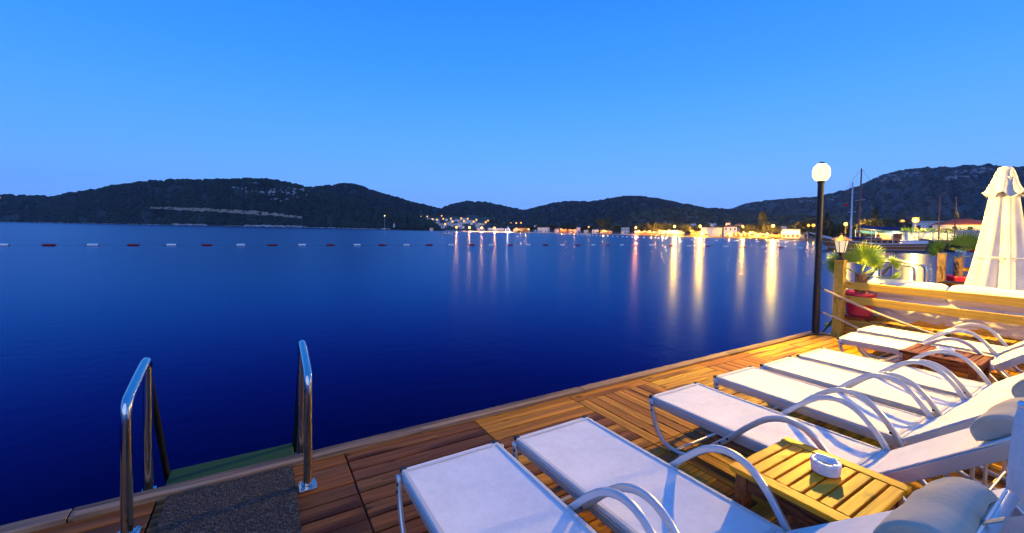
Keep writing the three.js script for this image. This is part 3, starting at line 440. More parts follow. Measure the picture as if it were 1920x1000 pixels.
// ---------------------------------------------------------------- floats on the swimming lines
const floatGeo = (() => { const g = new THREE.CapsuleGeometry(.13, .72, 6, 14); g.rotateZ(Math.PI / 2); return g; })();
const floatEnd = (() => { const g = merge([cyl(.06, .06, .08, .52, 0, 0, 10, 0, 0, Math.PI / 2), cyl(.06, .06, .08, -.52, 0, 0, 10, 0, 0, Math.PI / 2)]); return g; })();
const whiteFloat = mat([.86, .87, .86], .4), redFloat = mat([.24, .006, .012], .4);
function floats(pts, firstWhite, s, what, group) {
  const line = pts.map(([x, z]) => [x, WATER + .02, z]);
  single('float_line', tube(line, (.007) * s, pts.length * 6, 6, true), mat([.12, .14, .2], .8), 'thin rope carrying the ' + what, 'rope', 'lines of the swimming area');
  pts.forEach(([x, z], i) => {
    const white = (i % 2 === 0) === firstWhite, n = pts[Math.min(i + 1, pts.length - 1)], p = pts[Math.max(i - 1, 0)], turn = -Math.atan2(n[1] - p[1], n[0] - p[0]);
    const t = thing('swim_float', (white ? 'white' : 'red') + ' float among the ' + what, 'float', [x, WATER + .1, z], turn + rr(-.05, .05), (white ? 'white ' : 'red ') + group);
    const b = part('float_body', floatGeo, white ? whiteFloat : redFloat, t); b.scale.setScalar(s); const e = part('float_eye', floatEnd, blackPlastic, t); e.scale.setScalar(s);
  });
}
const lineA = []; for (let i = 0; i < 26; i++) lineA.push([-22.6 + 3.43 * i, -63.5 + .29 * i]);
floats([...lineA, [66.9, -55.4], [69.5, -52.8], [72.7, -51.0], [76.1, -49.2], [79.0, -47.3], [81.9, -45.2], [85, -43.2], [87.8, -41.2], [90.7, -39.1]], true, 1, 'long nearer line of red and white floats', 'floats of the nearer line');
floats([[141.7, -101.8], [143.4, -99.1], [146.4, -95.4], [148, -92.2], [149, -89], [149.6, -85.9], [150, -81.7], [150.3, -78.3], [150.8, -75], [151.8, -71.8], [153.2, -68.6]], false, 1.15, 'short farther line of floats off the lit terraces', 'floats of the farther line');
{ const far = []; for (let i = 0; i < 20; i++) { const t = i / 19; far.push([191 - 46 * t + rr(-.5, .5), -222 + 109 * t]); } for (const [x, z] of far) { const t = thing('mooring_buoy', 'tiny white mooring buoy in the far dotted row before the beach', 'buoy', [x, WATER + .1, z], 0, 'mooring buoys before the beach'); part('buoy_ball', ball(.42, 0, .1, 0, 14), whiteFloat, t); part('buoy_ring', at(new THREE.TorusGeometry(.1, .025, 6, 14), 0, .55, 0), blackPlastic, t); } }

// ---------------------------------------------------------------- village on the bay
const limewash = mat([.72, .70, .70], .85), limeWarm = mat([.70, .60, .45], .85), tileRoof = mat([.30, .07, .035], .85), slabRoof = mat([.5, .48, .47], .9), darkGlass = mat([.02, .025, .035], .12), shutter = mat([.10, .16, .25], .6), litPane = glow(1, .62, .2, 1.6), timber = mat([.16, .09, .05], .8);
function house(name, label, cat, group, b, d, y, w, h, depth, o = {}) {
  const p = place(b, d, y), t = thing(name, label, cat, [p.x, p.y, p.z], facing(b) + (o.turn || 0), group), wl = o.wall || limewash;
  part('wall', box(w, h + 1.2, depth, 0, h / 2 - .6, -depth / 2), wl, t);
  let roof;
  if (o.hip) { const e = .35, g = fromTris((() => { const W = w / 2 + e, D0 = e, D1 = -depth - e, zr = -depth / 2, rl = Math.max(.2, w / 2 - depth / 2), H = h + o.hip, y0 = h; const A = [-W, y0, D0], B = [W, y0, D0], C = [W, y0, D1], Dd = [-W, y0, D1], E = [-rl, H, zr], F = [rl, H, zr]; return [...A, ...B, ...F, ...A, ...F, ...E, ...B, ...C, ...F, ...C, ...Dd, ...E, ...C, ...E, ...F, ...Dd, ...A, ...E]; })()); roof = part('roof', [g, box(w + .6, .12, depth + .6, 0, h + .01, -depth / 2)], tileRoof, t); }
  else roof = part('roof', [box(w + .3, .22, depth + .3, 0, h + .11, -depth / 2), box(w + .3, .35, .15, 0, h + .35, .07)], slabRoof, t);
  if (o.stack !== false && w > 4) part('chimney', box(.5, .9, .5, w * .28, h + .75, -depth * .6), wl, roof);
  const fl = Math.max(1, Math.round(h / 3)), nw = Math.max(1, Math.round(w / 2.6));
  for (let f = 0; f < fl; f++) for (let i = 0; i < nw; i++) {
    const x = -w / 2 + w * (i + .5) / nw, yy = h / fl * (f + .52), lit = rnd() < (o.lit ?? .25), win = part('window', box(.95, Math.min(1.25, h / fl * .5), .12, x, yy, .03), shutter, t);
    part(lit ? 'lit_pane' : 'pane', box(.75, Math.min(1.05, h / fl * .42), .06, x, yy, .075), lit ? litPane : darkGlass, win);
  }
  if (!o.nodoor) { const dr = part('door', box(.95, Math.min(2, h * .7), .1, w / 2 - 1, Math.min(1, h * .35), .04), timber, t); part('door_handle', box(.08, .08, .1, w / 2 - .7, Math.min(1, h * .35), .1), bolt, dr); }
  return t;
}
const HILLSIDE = [[19.36, 811], [19.58, 816], [19.89, 806], [20.21, 787], [20.53, 774], [20.85, 764], [21.23, 739], [21.36, 705], [19.58, 713], [19.9, 689], [20.22, 673], [20.47, 654], [20.73, 630], [20.98, 619], [21.17, 635], [21.42, 661], [21.62, 596], [21.87, 609], [22.51, 720], [23.09, 696], [23.54, 677], [23.8, 682], [24.06, 684], [24.44, 689], [24.77, 713], [25.03, 720], [25.29, 691], [25.42, 632], [25.81, 633], [26.2, 637], [26.4, 615], [22.58, 616], [22.83, 645], [22.97, 597], [23.28, 626], [23.29, 573], [23.61, 569], [23.93, 588], [24.26, 605], [24.58, 591], [24.9, 611], [25.16, 609], [25.55, 605], [26.01, 581], [22.26, 562], [24.13, 554], [24.39, 542], [26.67, 560], [27.06, 571], [27.39, 574], [26.83, 527], [24.72, 512], [21.94, 544]];
HILLSIDE.forEach(([b, d]) => house('hillside_house', 'small white flat roofed house in the cluster climbing the far hillside', 'house', 'white houses on the far hillside', b, d, groundAt(HILLS.village_slope, b, d) - .4, rr(3.6, 5.2), rr(2.8, 4.2), 4, { lit: .22, turn: rr(-.4, .4), stack: false }));
const VILLA = [[27.19, 471, 8.5, 3.7, 0, 'low white house behind the third beach lamp'], [29.34, 462, 18, 3.6, 0, 'long low white building at the end of the beach lamps'], [34.87, 520, 4.7, 7.4, 1, 'small white house above the trees right of the white marquee'], [35.96, 433, 12.3, 5.3, 0, 'white shop block with yellow light, left part of the bay', 1], [37.8, 427, 4.4, 4.1, 0, 'small white gabled house just left of the orange lit terraces'], [40.76, 430, 3.8, 6, 0, 'narrow white stacked house right of the orange lit terraces'], [41.81, 414, 4.2, 2.9, 0, 'small white kiosk left of the big round tree'], [43.03, 410, 6.1, 3.7, 0, 'pale bluish house under the big round tree'], [47, 399, 7.2, 6, 0, 'white two tier house right of the big round tree'], [54.07, 400, 4.4, 7, 1, 'small house with tiled roof right of the first bright street lamp'], [57.48, 346, 14.5, 6, .4, 'long white two storey house right of the second bright street lamp', 1], [57.61, 367, 5, 9, 1, 'small white penthouse above the long two storey house'], [59.58, 328, 8.3, 6.4, .8, 'white house with dark windows beside the long two storey house'], [59.3, 344, 3, 9, 1, 'narrow white house rising behind the one with dark windows'], [60.48, 365, 5, 8.6, 1, 'cream house with a tiled roof behind the single pole lamp'], [65.05, 314, 3.2, 6.6, .6, 'tiny white house among the trees by the arcade'], [66.92, 289, 4.6, 3.6, .2, 'low annexe at the right end of the lit arcade', 1], [55.38, 426, 4.4, 10, 1, 'small white house high between the two bright street lamps']];
VILLA.forEach(([b, d, w, h, y, label, lit], i) => house('village_house', label, 'house', 'houses along the bay', b, d, y - .4, w, h, Math.max(4, w * .55), { lit: lit ? .8 : .25, hip: [4, 9, 12, 14].includes(i) ? 1.3 : 0, wall: i === 14 || i === 16 ? limeWarm : limewash }));
house('boat_shed', 'lone small white boat shed on the shore left of the village', 'shed', undefined, 20.48, 495, -.3, 3.7, 2.5, 3, { lit: 0, stack: false });

function crown(n, shape, leaf) {                                       // many leaf clumps through a volume; shape: (u) => [x, y, z] in a unit crown, y 0..1
  const pos = [], q = new THREE.Quaternion(), e = new THREE.Euler();
  for (let i = 0; i < n; i++) { const c = shape(); e.set(rr(0, 6.28), rr(0, 6.28), rr(0, 6.28)); q.setFromEuler(e); for (const tri of [[[-1, -.6, 0], [1, -.5, .2], [.1, 1, -.2]], [[-.8, .5, .3], [.2, -1, -.1], [1, .7, 0]]]) for (const v of tri) { const k = V3(...v).multiplyScalar(leaf * rr(.7, 1.3)).applyQuaternion(q); pos.push(c[0] + k.x, c[1] + k.y, c[2] + k.z); } }
  return fromTris(pos);
}
const lobes = (k) => Array.from({ length: k }, () => { const a = rr(0, 6.28), r = rr(.12, .34); return [Math.cos(a) * r, rr(.38, .84), Math.sin(a) * r, rr(.15, .27)]; });
function lobed(k) { const L = lobes(k); return () => { const c = L[Math.floor(rnd() * k)], a = rr(0, 6.28), b = Math.acos(rr(-1, 1)), r = c[3] * Math.pow(rnd(), .4); return [c[0] + Math.sin(b) * Math.cos(a) * r, c[1] + Math.cos(b) * r * .85, c[2] + Math.sin(b) * Math.sin(a) * r]; }; }
const spindle = (w) => () => { const y = Math.pow(rnd(), .8), a = rr(0, 6.28), r = w * Math.sqrt(Math.sin(Math.PI * (.06 + .92 * y))) * Math.pow(rnd(), .4); return [Math.cos(a) * r, .06 + y * .94, Math.sin(a) * r]; };
const cone = (w) => () => { const y = Math.pow(rnd(), 1.5), tier = (y * 7) % 1, a = rr(0, 6.28), r = w * (1 - y) * (1 - tier * .45) * Math.pow(rnd(), .35); return [Math.cos(a) * r, .12 + y * .88, Math.sin(a) * r]; };
const CROWNS = { broad: [0, 1, 2].map(() => crown(1500, lobed(13), .034)), poplar: [crown(1500, spindle(.5), .03)], conifer: [crown(1200, cone(.5), .034)] };
const trunkGeo = (() => { const limbs = [cyl(.02, .035, .5, 0, .25, 0, 7)]; for (let i = 0; i < 5; i++) { const a = i * 1.26; limbs.push(rod([0, .3 + i * .03, 0], [Math.cos(a) * .2, .62, Math.sin(a) * .2], .011, 5)); } return merge(limbs); })();
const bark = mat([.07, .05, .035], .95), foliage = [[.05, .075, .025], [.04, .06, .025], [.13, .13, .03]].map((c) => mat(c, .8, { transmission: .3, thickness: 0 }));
// terraces: restaurants and bars open to the water, lit inside
const bulbGeo = new THREE.SphereGeometry(.17, 8, 6), awning = mat([.74, .66, .5], .8), bulbWarm = glow(1, .58, .14, 4), bulbWhite = glow(1, .85, .55, 4), bulbOrange = glow(1, .32, .05, 3);
const cloths = [[.74, .66, .5], [.75, .72, .68], [.6, .2, .08], [.7, .5, .16], [.5, .5, .52]].map((c) => mat(c, .8)), backs = [limeWarm, limewash, mat([.34, .18, .09], .9), mat([.5, .36, .2], .9), mat([.16, .1, .06], .9)];
const shrubGeo = [0, 1].map(() => crown(220, lobed(6), .07)), parasolGeo = at(new THREE.ConeGeometry(1.3, .7, 8), 0, 2.6, 0);
function terrace(label, b, d, w, h, o = {}) {
  const p = place(b, d, o.y ?? -.1), t = thing('lit_terrace', label, 'terrace', [p.x, p.y, p.z], facing(b), 'lit restaurant terraces on the bay'), D = 5;
  part('floor', box(w, .5, D + 2, 0, -.1, -D / 2 + 1), backs[3], t);
  const n = Math.max(3, Math.round(w / 2.2)); let x = -w / 2;
  for (let i = 0; i < n; i++) {
    const bw = w / n, cx = x + bw / 2, bh = h * rr(.62, 1.12), back = backs[Math.floor(rnd() * 5)]; x += bw;
    part('back_wall', box(bw - .05, bh, .3, cx, bh / 2, -D + rr(-.5, .8)), back, t);
    if (rnd() < .75) part('awning', box(bw * rr(.8, 1.05), .12, rr(1.8, 3.2), cx, bh * rr(.85, 1), -D + 2.2, rr(-.25, 0)), cloths[Math.floor(rnd() * 5)], t);
    if (rnd() < .7) part('doorway', box(bw * .42, bh * .6, .12, cx + rr(-.2, .2), bh * .32, -D + 1.02), timber, t);
    part('post', box(.14, bh * .9, .14, x, bh * .45, -D * .3), timber, t);
    if (rnd() < .55) { const q = part('parasol', [parasolGeo, cyl(.05, .05, 2.4, 0, 1.3, 0, 6)], cloths[Math.floor(rnd() * 3)], t); q.position.set(cx + rr(-.5, .5), rr(-.4, .1), rr(.2, 1.6)); }
    else part('table_set', [cyl(.5, .5, .06, cx, .95, .4, 10), cyl(.06, .06, .7, cx, .5, .4, 6), box(.4, .9, .4, cx - .8, .6, .3), box(.4, .9, .4, cx + .8, .6, .5)], timber, t);
    if (rnd() < .45) { const q = part('shrub', shrubGeo[i % 2], foliage[2], t), k = rr(1.8, 3.4); q.scale.set(k, k * 1.1, k); q.position.set(cx + rr(-.8, .8), .1, rr(.8, 2.4)); }
  }
  const m = o.bulb || bulbWarm; for (let i = 0; i < n * 3; i++) { const o2 = part('lamp_bulb', bulbGeo, rnd() < .2 ? bulbWhite : rnd() < .2 ? bulbOrange : m, t), k = rr(.7, 1.8); o2.scale.setScalar(k); o2.position.set(rr(-w / 2, w / 2), h * rr(.3, 1), -D * .3 + rr(-1, 2.6)); }
  const k = Math.max(2, Math.round(w / 5)); for (let i = 0; i < k; i++) { const l = new THREE.PointLight(o.tint || lin(1, .5, .1), (o.power ?? 260) * rr(.55, 1.6)); l.position.set(-w / 2 + w * (i + rr(.2, .8)) / k, h * .75, -D * .2 + rr(-.6, 1.5)); l.shadow.radius = 15; l.castShadow = true; t.add(l); }
}
terrace('yellow lit terrace right of the white marquee', 32.92, 436, 17, 4.2, { power: 120 });
terrace('orange lit bar terrace, the left of two side by side', 38.69, 423, 6.5, 3.6, { bulb: bulbOrange, tint: lin(1, .34, .06), power: 120 });
terrace('orange lit bar terrace, the right of two side by side', 39.9, 419, 8.5, 3.8, { bulb: bulbOrange, tint: lin(1, .34, .06), power: 120 });
terrace('yellow lit pavilion under the big round tree', 44.46, 404, 12, 3.4, { power: 160 });
terrace('string lit terrace left of the first bright street lamp', 49.77, 362, 19.5, 3.4, { power: 300 });
terrace('very bright white terrace under the first bright street lamp', 52.74, 345, 18.7, 4, { power: 520, bulb: bulbWhite, tint: lin(1, .66, .28) });
terrace('yellow lit terrace under the second bright street lamp', 56.03, 333, 11.5, 3.8, { power: 260 });
terrace('bright terrace below the white house with dark windows', 60.2, 315, 12.6, 3.2, { power: 420, tint: lin(1, .55, .14) });
terrace('bright terrace left of the poplar', 62.44, 305, 12.8, 3.2, { power: 420, tint: lin(1, .55, .14) });
terrace('low lit terrace under the third bright street lamp', 64.27, 294, 7.6, 3, { power: 260 });
{ // arcade with round arches
  const p = place(65.75, 284, .0), t = thing('arcade_building', 'cream arcade building with arches by the quay', 'building', [p.x, p.y, p.z], facing(65.75));
  const w = 8.6, h = 4.4, sh = new THREE.Shape(); sh.moveTo(-w / 2, 0); sh.lineTo(w / 2, 0); sh.lineTo(w / 2, h); sh.lineTo(-w / 2, h); sh.closePath();
  for (let i = 0; i < 4; i++) { const x = -w / 2 + w * (i + .5) / 4, q = new THREE.Path(); q.moveTo(x - .65, .3); q.lineTo(x - .65, 1.7); q.absarc(x, 1.7, .65, Math.PI, 0, true); q.lineTo(x + .65, .3); q.closePath(); sh.holes.push(q); }
  part('wall', new THREE.ExtrudeGeometry(sh, { depth: .4, bevelEnabled: false }), limeWarm, t); part('back_wall', box(w, h, .3, 0, h / 2, -3), mat([.45, .28, .16], .9), t);
  part('cornice', box(w + .5, .35, .8, 0, h + .17, .2), limeWarm, t); part('roof', box(w + .3, .2, 3.6, 0, h - .12, -1.6), slabRoof, t); part('parapet', box(w, .5, .25, 0, h + .58, -.1), limeWarm, t);
  for (const [x, z, k] of [[-2.2, 3, 220], [2.2, 3, 220]]) { const bulb = part('lamp_bulb', bulbGeo, bulbWarm, t); bulb.position.set(x, 2.6, z); const l = new THREE.PointLight(lin(1, .62, .22), k); l.position.set(x, 2.6, z); l.shadow.radius = 10; l.castShadow = true; t.add(l); part('lamp_stand', cyl(.06, .06, 2.6, x, 1.3, z, 6), blackPaint, t); }
}
{ // white marquee lit from inside
  const p = place(31.0, 440, -.1), t = thing('marquee', 'pointed white marquee glowing on the beach', 'tent', [p.x, p.y, p.z], facing(31));
  part('canopy', at(new THREE.ConeGeometry(3.6, 3.4, 4), 0, 4.3, 0, 0, Math.PI / 4), limewash, t); for (const [a, c] of [[-1, -1], [1, -1], [-1, 1], [1, 1]]) part('post', box(.12, 2.7, .12, a * 2.3, 1.3, c * 2.3), limewash, t);
  const bulb = part('lamp_bulb', bulbGeo, bulbWhite, t); bulb.position.set(0, 2.2, 3.2); const l = new THREE.PointLight(lin(1, .8, .6), 900); l.position.set(0, 2.2, 3.2); l.shadow.radius = 10; l.castShadow = true; t.add(l);
}
// street lamps
const sodium = glow(1, .42, .03, 3), sodiumSoft = glow(1, .46, .07, 2);
function streetLamp(label, b, d, top, ground, power, o = {}) {
  const p = place(b, d, ground), h = top - ground, t = thing('street_lamp', label, 'street lamp', [p.x, p.y, p.z], facing(b), 'street lamps round the bay'), r = (o.r ?? .3) * 2.8;
  part('pole', [cyl(.07, .1, h, 0, h / 2, -.5, 8), rod([0, h - .05, -.5], [0, h + .12, .1], .05, 6)], bolt, t);
  const hd = part('lamp_head', ball(r, 0, h, .15, 12), o.soft ? sodiumSoft : sodium, t); part('lamp_hood', cyl(r * .5, r * 1.1, .14, 0, h + r + .02, .15, 10), bolt, hd);
  if (power) { const l = new THREE.PointLight(o.tint || lin(1, .48, .03), power); l.position.set(0, h - .05, .15 + r + .35); l.shadow.radius = o.size ?? 15; l.castShadow = true; t.add(l); }
}
streetLamp('bright sodium street lamp, the left of the two brightest mid bay', 53.16, 346, 7, 0, 6500);
streetLamp('bright sodium street lamp, the right of the two brightest mid bay', 56.18, 330, 7, 0, 6500);
streetLamp('smaller pole lamp right of the white house with dark windows', 60.9, 311, 6.9, 0, 1500, { r: .25 });
streetLamp('bright sodium street lamp beside the poplar', 64.02, 297, 7.2, 0, 7500);
streetLamp('orange street lamp left of the sailing boat masts', 70.65, 190, 6, 0, 2000, { r: .22 });
streetLamp('very bright sodium lamp to the right of the sailing boat masts', 76.05, 151, 6.2, 0, 3000, { r: .26 });
streetLamp('twin lamp among the dark trees right of the arcade, left one', 67.4, 276, 7.2, .2, 60, { soft: 1, r: .25 });
streetLamp('twin lamp among the dark trees right of the arcade, right one', 67.85, 274, 7.2, .2, 60, { soft: 1, r: .3 });
[['first', 23.88, 460], ['second', 25.64, 453], ['third', 27.34, 448], ['fourth', 29.12, 444]].forEach(([n, b, d]) => streetLamp(n + ' from the left of the four orange lamps on the far beach', b, d, 3.8, 0, 1300, { r: .45, tint: lin(1, .42, .12) }));
streetLamp('reddish lamp at the left end of the string lit terrace', 48.32, 362, 5.8, 0, 1500, { r: .3, soft: 1, tint: lin(1, .32, .12) });
streetLamp('small orange lamp above the kiosk left of the big round tree', 42.15, 411, 6.2, 0, 60, { soft: 1 });
for (const [b, d, y] of [[32.82, 900, 18.3], [30.81, 800, 14.4], [31.41, 830, 15.6], [32.15, 860, 16.9], [28.2, 700, 17]]) streetLamp('small orange lamp on the hill road above the white marquee', b, d, y, y - 6, 50, { soft: 1, r: .6 });
for (const [b, d] of [[18.68, 900], [19.04, 880], [19.89, 830], [21.83, 820], [22.05, 700], [23.1, 690], [24.5, 685], [25.4, 660], [26.6, 620], [20.6, 720], [21.2, 690], [23.3, 600], [24.9, 590], [26.2, 570], [27.9, 560], [22.3, 555]]) { const y = groundAt(HILLS.village_slope, b, d); streetLamp('small yellow lamp among the white houses on the far hillside', b, d, y + 5.2, y, 0, { soft: 1, r: .5 }); }

streetLamp('lone lamp in the scrub at the far left end of the headland', -19.75, 1800, 66, 60, 0, { soft: 1, r: 1.1 });
{ const b = 15.55, p = place(b, 640, .6), t = thing('beacon_tower', 'small white beacon tower on the shore right of the distant yacht', 'tower', [p.x, p.y, p.z], facing(b)); part('tower', cyl(1.1, 1.4, 7, 0, 3.5, 0, 12), limewash, t); part('gallery', cyl(1.5, 1.5, .3, 0, 7.1, 0, 12), limewash, t); part('cap', cyl(.2, .9, 1.4, 0, 7.9, 0, 10), slabRoof, t); }
// ---------------------------------------------------------------- trees round the bay
function tree(kind, b, d, h, w, label, group, ground = 0, fm = 0) {
  const p = place(b, d, ground - .3), t = thing(kind === 'broad' ? 'broadleaf_tree' : kind === 'poplar' ? 'poplar_tree' : 'conifer_tree', label, 'tree', [p.x, p.y, p.z], rr(0, 6.28), group), list = CROWNS[kind];
  const c = part('crown', list[Math.floor(rnd() * list.length)], foliage[fm], t), s = kind === 'broad' ? w * 1.15 : w; c.scale.set(s, h, s);
  const k = part('trunk', trunkGeo, bark, t); k.scale.set(s * .9, h * .9, s * .9);
}
const backdrop = 'mid sized dark tree in the belt behind the bay houses', bg = 'trees behind the bay houses';
tree('broad', 44.24, 425, 18, 17, 'big round dark tree standing over the yellow lit pavilion');
tree('broad', 45.79, 412, 9, 9, 'lower round tree just right of the big round tree');
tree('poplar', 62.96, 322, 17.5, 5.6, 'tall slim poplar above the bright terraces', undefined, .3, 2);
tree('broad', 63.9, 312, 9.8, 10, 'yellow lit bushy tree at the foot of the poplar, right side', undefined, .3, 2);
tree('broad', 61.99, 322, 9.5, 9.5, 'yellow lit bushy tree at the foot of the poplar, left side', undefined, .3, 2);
tree('conifer', 65.61, 302, 9.5, 4, 'slim pointed conifer left of the arcade'); tree('conifer', 66.32, 300, 10.6, 4, 'slim pointed conifer right of the arcade');
tree('broad', 66.87, 292, 11.5, 8.5, 'dark tree left of the twin lamp'); tree('broad', 67.9, 290, 12.5, 9.5, 'dark tree behind the twin lamp'); tree('conifer', 69.0, 262, 14, 12, 'broad dark pine seen behind the deck lamp post'); tree('broad', 69.9, 255, 9, 9, 'dark tree right of the deck lamp post');
tree('broad', 72.95, 192, 8.6, 9.5, 'round olive green tree behind the blue awning'); tree('broad', 73.9, 188, 8.4, 9, 'round olive green tree right of the cypress'); tree('broad', 72.1, 205, 7.6, 8, 'olive green tree behind the masts'); tree('poplar', 73.02, 262, 14.5, 3.4, 'dark narrow cypress behind the sailing boat', undefined, 1); tree('broad', 75.0, 182, 7.2, 9.5, 'dark tree left of the very bright sodium lamp'); tree('broad', 71.1, 225, 7.4, 8, 'dark tree left of the white mast');
for (const [b, d, h, w] of [[38.98, 453, 10, 13], [37.51, 457, 9.6, 13], [40.43, 445, 9.2, 11], [35.44, 471, 8.8, 10], [36.03, 471, 10.4, 9], [33.44, 460, 7, 10], [42.6, 438, 8, 10.5], [34.4, 468, 7, 9], [39.6, 470, 9, 11], [41.6, 452, 8, 10], [46.5, 430, 8, 10], [47.7, 425, 9, 10]]) tree('broad', b, d, h, w, backdrop, bg, .2, 1);
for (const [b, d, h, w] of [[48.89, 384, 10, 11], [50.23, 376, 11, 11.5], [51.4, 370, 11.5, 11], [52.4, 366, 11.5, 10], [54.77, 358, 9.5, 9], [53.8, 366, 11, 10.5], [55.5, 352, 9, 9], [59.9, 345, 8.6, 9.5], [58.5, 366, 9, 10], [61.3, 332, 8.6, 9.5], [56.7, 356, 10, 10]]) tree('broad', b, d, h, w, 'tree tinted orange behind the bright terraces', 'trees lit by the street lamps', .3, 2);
for (let i = 0; i < 34; i++) { const b = 66 + i * .72 + rr(-.2, .2), d = rr(420, 640); tree('broad', b, d, rr(7, 12), rr(9, 14), 'dark tree far back on the plain below the mountain', 'trees on the plain below the mountain', 2, 1); }

// ---------------------------------------------------------------- boats
function hull(L, B, heights, sheerBow, taper = .55, nx = 30) {          // bow at +x, waterline at y 0; heights: [stern, mid, bow]
  const sheer = (u) => u < .5 ? heights[0] + (heights[1] - heights[0]) * (u / .5) : heights[1] + (heights[2] - heights[1]) * Math.pow((u - .5) / .5, 1.6);
  const half = (u) => B / 2 * (u < .12 ? .8 + .2 * u / .12 : u < taper ? 1 : Math.sqrt(Math.max(0, 1 - Math.pow((u - taper) / (1 - taper), 1.9))));
  const skin = (s) => grid(nx, 8, (u, v) => { const y = -.45 + (sheer(u) + .45) * v, f = .45 + .55 * Math.pow(v, .55), rake = sheerBow * Math.pow(v, 1.2) * Math.pow(u, 6); return [-L / 2 + u * L + rake, y, s * half(u) * f]; });
  const deckG = grid(nx, 2, (u, v) => [-L / 2 + u * L * .985, sheer(u) - .25, (v - .5) * 2 * half(u) * .96]);
  const stern = grid(4, 6, (u, v) => [-L / 2, -.45 + (sheer(0) + .45) * v, (u - .5) * 2 * half(0) * (.45 + .55 * Math.pow(v, .55))]);
  const strake = (k, r) => [-1, 1].map((s) => tube(Array.from({ length: 26 }, (_, i) => { const u = i / 25, v = k(u), f = .45 + .55 * Math.pow(v, .55); return [-L / 2 + u * L + sheerBow * Math.pow(v, 1.2) * Math.pow(u, 6), -.45 + (sheer(u) + .45) * v, s * (half(u) * f + r * .3)]; }), r, 60, 6));
  return { skins: [skin(1), skin(-1), stern], deckG, strake, sheer, half };
}
const hullWood = mat([.50, .19, .07], .4), hullWhite = mat([.72, .72, .74], .4), navy = mat([.012, .03, .16], .8), teal = mat([.02, .09, .12], .85), varnish = mat([.48, .21, .08], .35), mastWood = mat([.26, .09, .05], .45);
{
  const t = thing('wooden_sailing_boat', 'two masted wooden sailing boat with white stripes and blue awning', 'boat', [99.6, WATER, -30.6], Math.atan2(-(-35.5 + 25.7), 92.5 - 106.7));
  const L = 16.5, H = hull(L, 4.8, [1.55, 1.25, 2.3], 1.5);
  const h = part('hull', H.skins, hullWood, t); part('deck', H.deckG, varnish, h);
  part('white_strake', [...H.strake(() => .97, .09), ...H.strake(() => .72, .05), ...H.strake(() => .34, .06)], hullWhite, h);
  part('stern_bulwark', [1, -1].map((s) => box(4.6, .55, .12, -L / 2 + 2.35, 1.72, s * 1.98)).concat([box(.12, .55, 3.9, -L / 2 + .1, 1.72, 0)]), hullWhite, t);
  const cab = part('deckhouse', [rbox(6.6, .85, 3, -.4, 1.6, 0, .06), rbox(6.9, .1, 3.3, -.4, 2.06, 0, .03)], varnish, t);
  for (let i = 0; i < 6; i++) for (const s of [-1, 1]) part('cabin_window', box(.62, .3, .05, -3 + i * 1.05, 1.66, s * 1.52), darkGlass, cab);
  part('wheelhouse', [box(1.9, 1.1, 2.6, -3.2, 2.6, 0), box(2.3, .12, 3, -3.2, 3.18, 0)], varnish, t);
  part('wheelhouse_window', box(.9, .6, 2.66, -3.3, 2.7, 0), mat([.35, .06, .02], .5), t);
  part('awning', [grid(16, 6, (u, v) => [-5.6 + 7.6 * u, 3.75 + .35 * Math.sin(u * 3.14) * .3 + .5 * u * u - .32 * Math.abs(v - .5) * 2, (v - .5) * 4]), grid(10, 4, (u, v) => [-5.6 + 7.6 * u, 3.7 + .5 * u * u - .28 - .5 * v, 2])], teal, t);
  for (const [x, z] of [[-5.4, 1.9], [-5.4, -1.9], [-2, 1.9], [-2, -1.9], [1.8, 1.9], [1.8, -1.9]]) part('awning_pole', rod([x, 1.2, z], [x, 3.85, z], .045, 6), hullWhite, t);
  for (const [x, w] of [[-6.3, 2.4], [2.6, 2], [.2, 1.6]]) part('deck_cushion', rbox(w, .3, 2.8, x, x < -5 ? 1.75 : 2.25, 0, .1), navy, t);
  const mm = part('main_mast', cyl(.11, .17, 14.6, 2.6, 8.2, 0, 12), mastWood, t); part('spreader', rod([2.6, 9.5, -1.2], [2.6, 9.5, 1.2], .05, 6), hullWhite, mm);
  const fm = part('white_mast', cyl(.11, .17, 12, 4.1, 6.9, 0, 12), hullWhite, t); part('spreader', rod([4.1, 7.2, -1], [4.1, 7.2, 1], .05, 6), hullWhite, fm);
  part('bowsprit', rod([L / 2 - .6, 2.2, 0], [L / 2 + 3.4, 3.1, 0], .11, 8), hullWhite, t); part('stem_post', tube([[L / 2 + .1, -.2, 0], [L / 2 + .45, .9, 0], [L / 2 + 1.0, 1.7, 0], [L / 2 + 1.7, 2.4, 0]], .1, 20, 8), hullWhite, t);
  part('boom', rod([2.4, 3.9, 0], [-5, 4.1, 0], .1, 8), mastWood, t); part('furled_sail', tube([[2.3, 4.5, 0], [0, 4.25, 0], [-3, 4.2, 0], [-4.9, 4.2, 0]], .26, 20, 8), navy, t);
  const rig = [[[2.6, 15.4, 0], [L / 2 + 3.3, 3.1, 0]], [[2.6, 15.4, 0], [-L / 2 + .2, 1.7, 0]], [[4.1, 12.8, 0], [L / 2 + 1.5, 2.6, 0]], [[2.6, 13, 0], [2, 1.3, 2.2]], [[2.6, 13, 0], [2, 1.3, -2.2]], [[4.1, 11, 0], [3.6, 1.4, 2.1]], [[4.1, 11, 0], [3.6, 1.4, -2.1]], [[2.6, 11, 0], [-L / 2 + .4, 1.9, 1.6]]];
  for (const [a, b] of rig) part('stay', rod(a, b, .022, 5), bolt, t);
  const fl = part('flag', grid(6, 3, (u, v) => [4.75 + .75 * u, 8.3 + .5 * v, .08 * Math.sin(u * 6)]), mat([.5, .01, .015], .8), t); part('flag_halyard', rod([4.75, 8.2, 0], [4.75, 8.9, 0], .02, 5), bolt, fl);
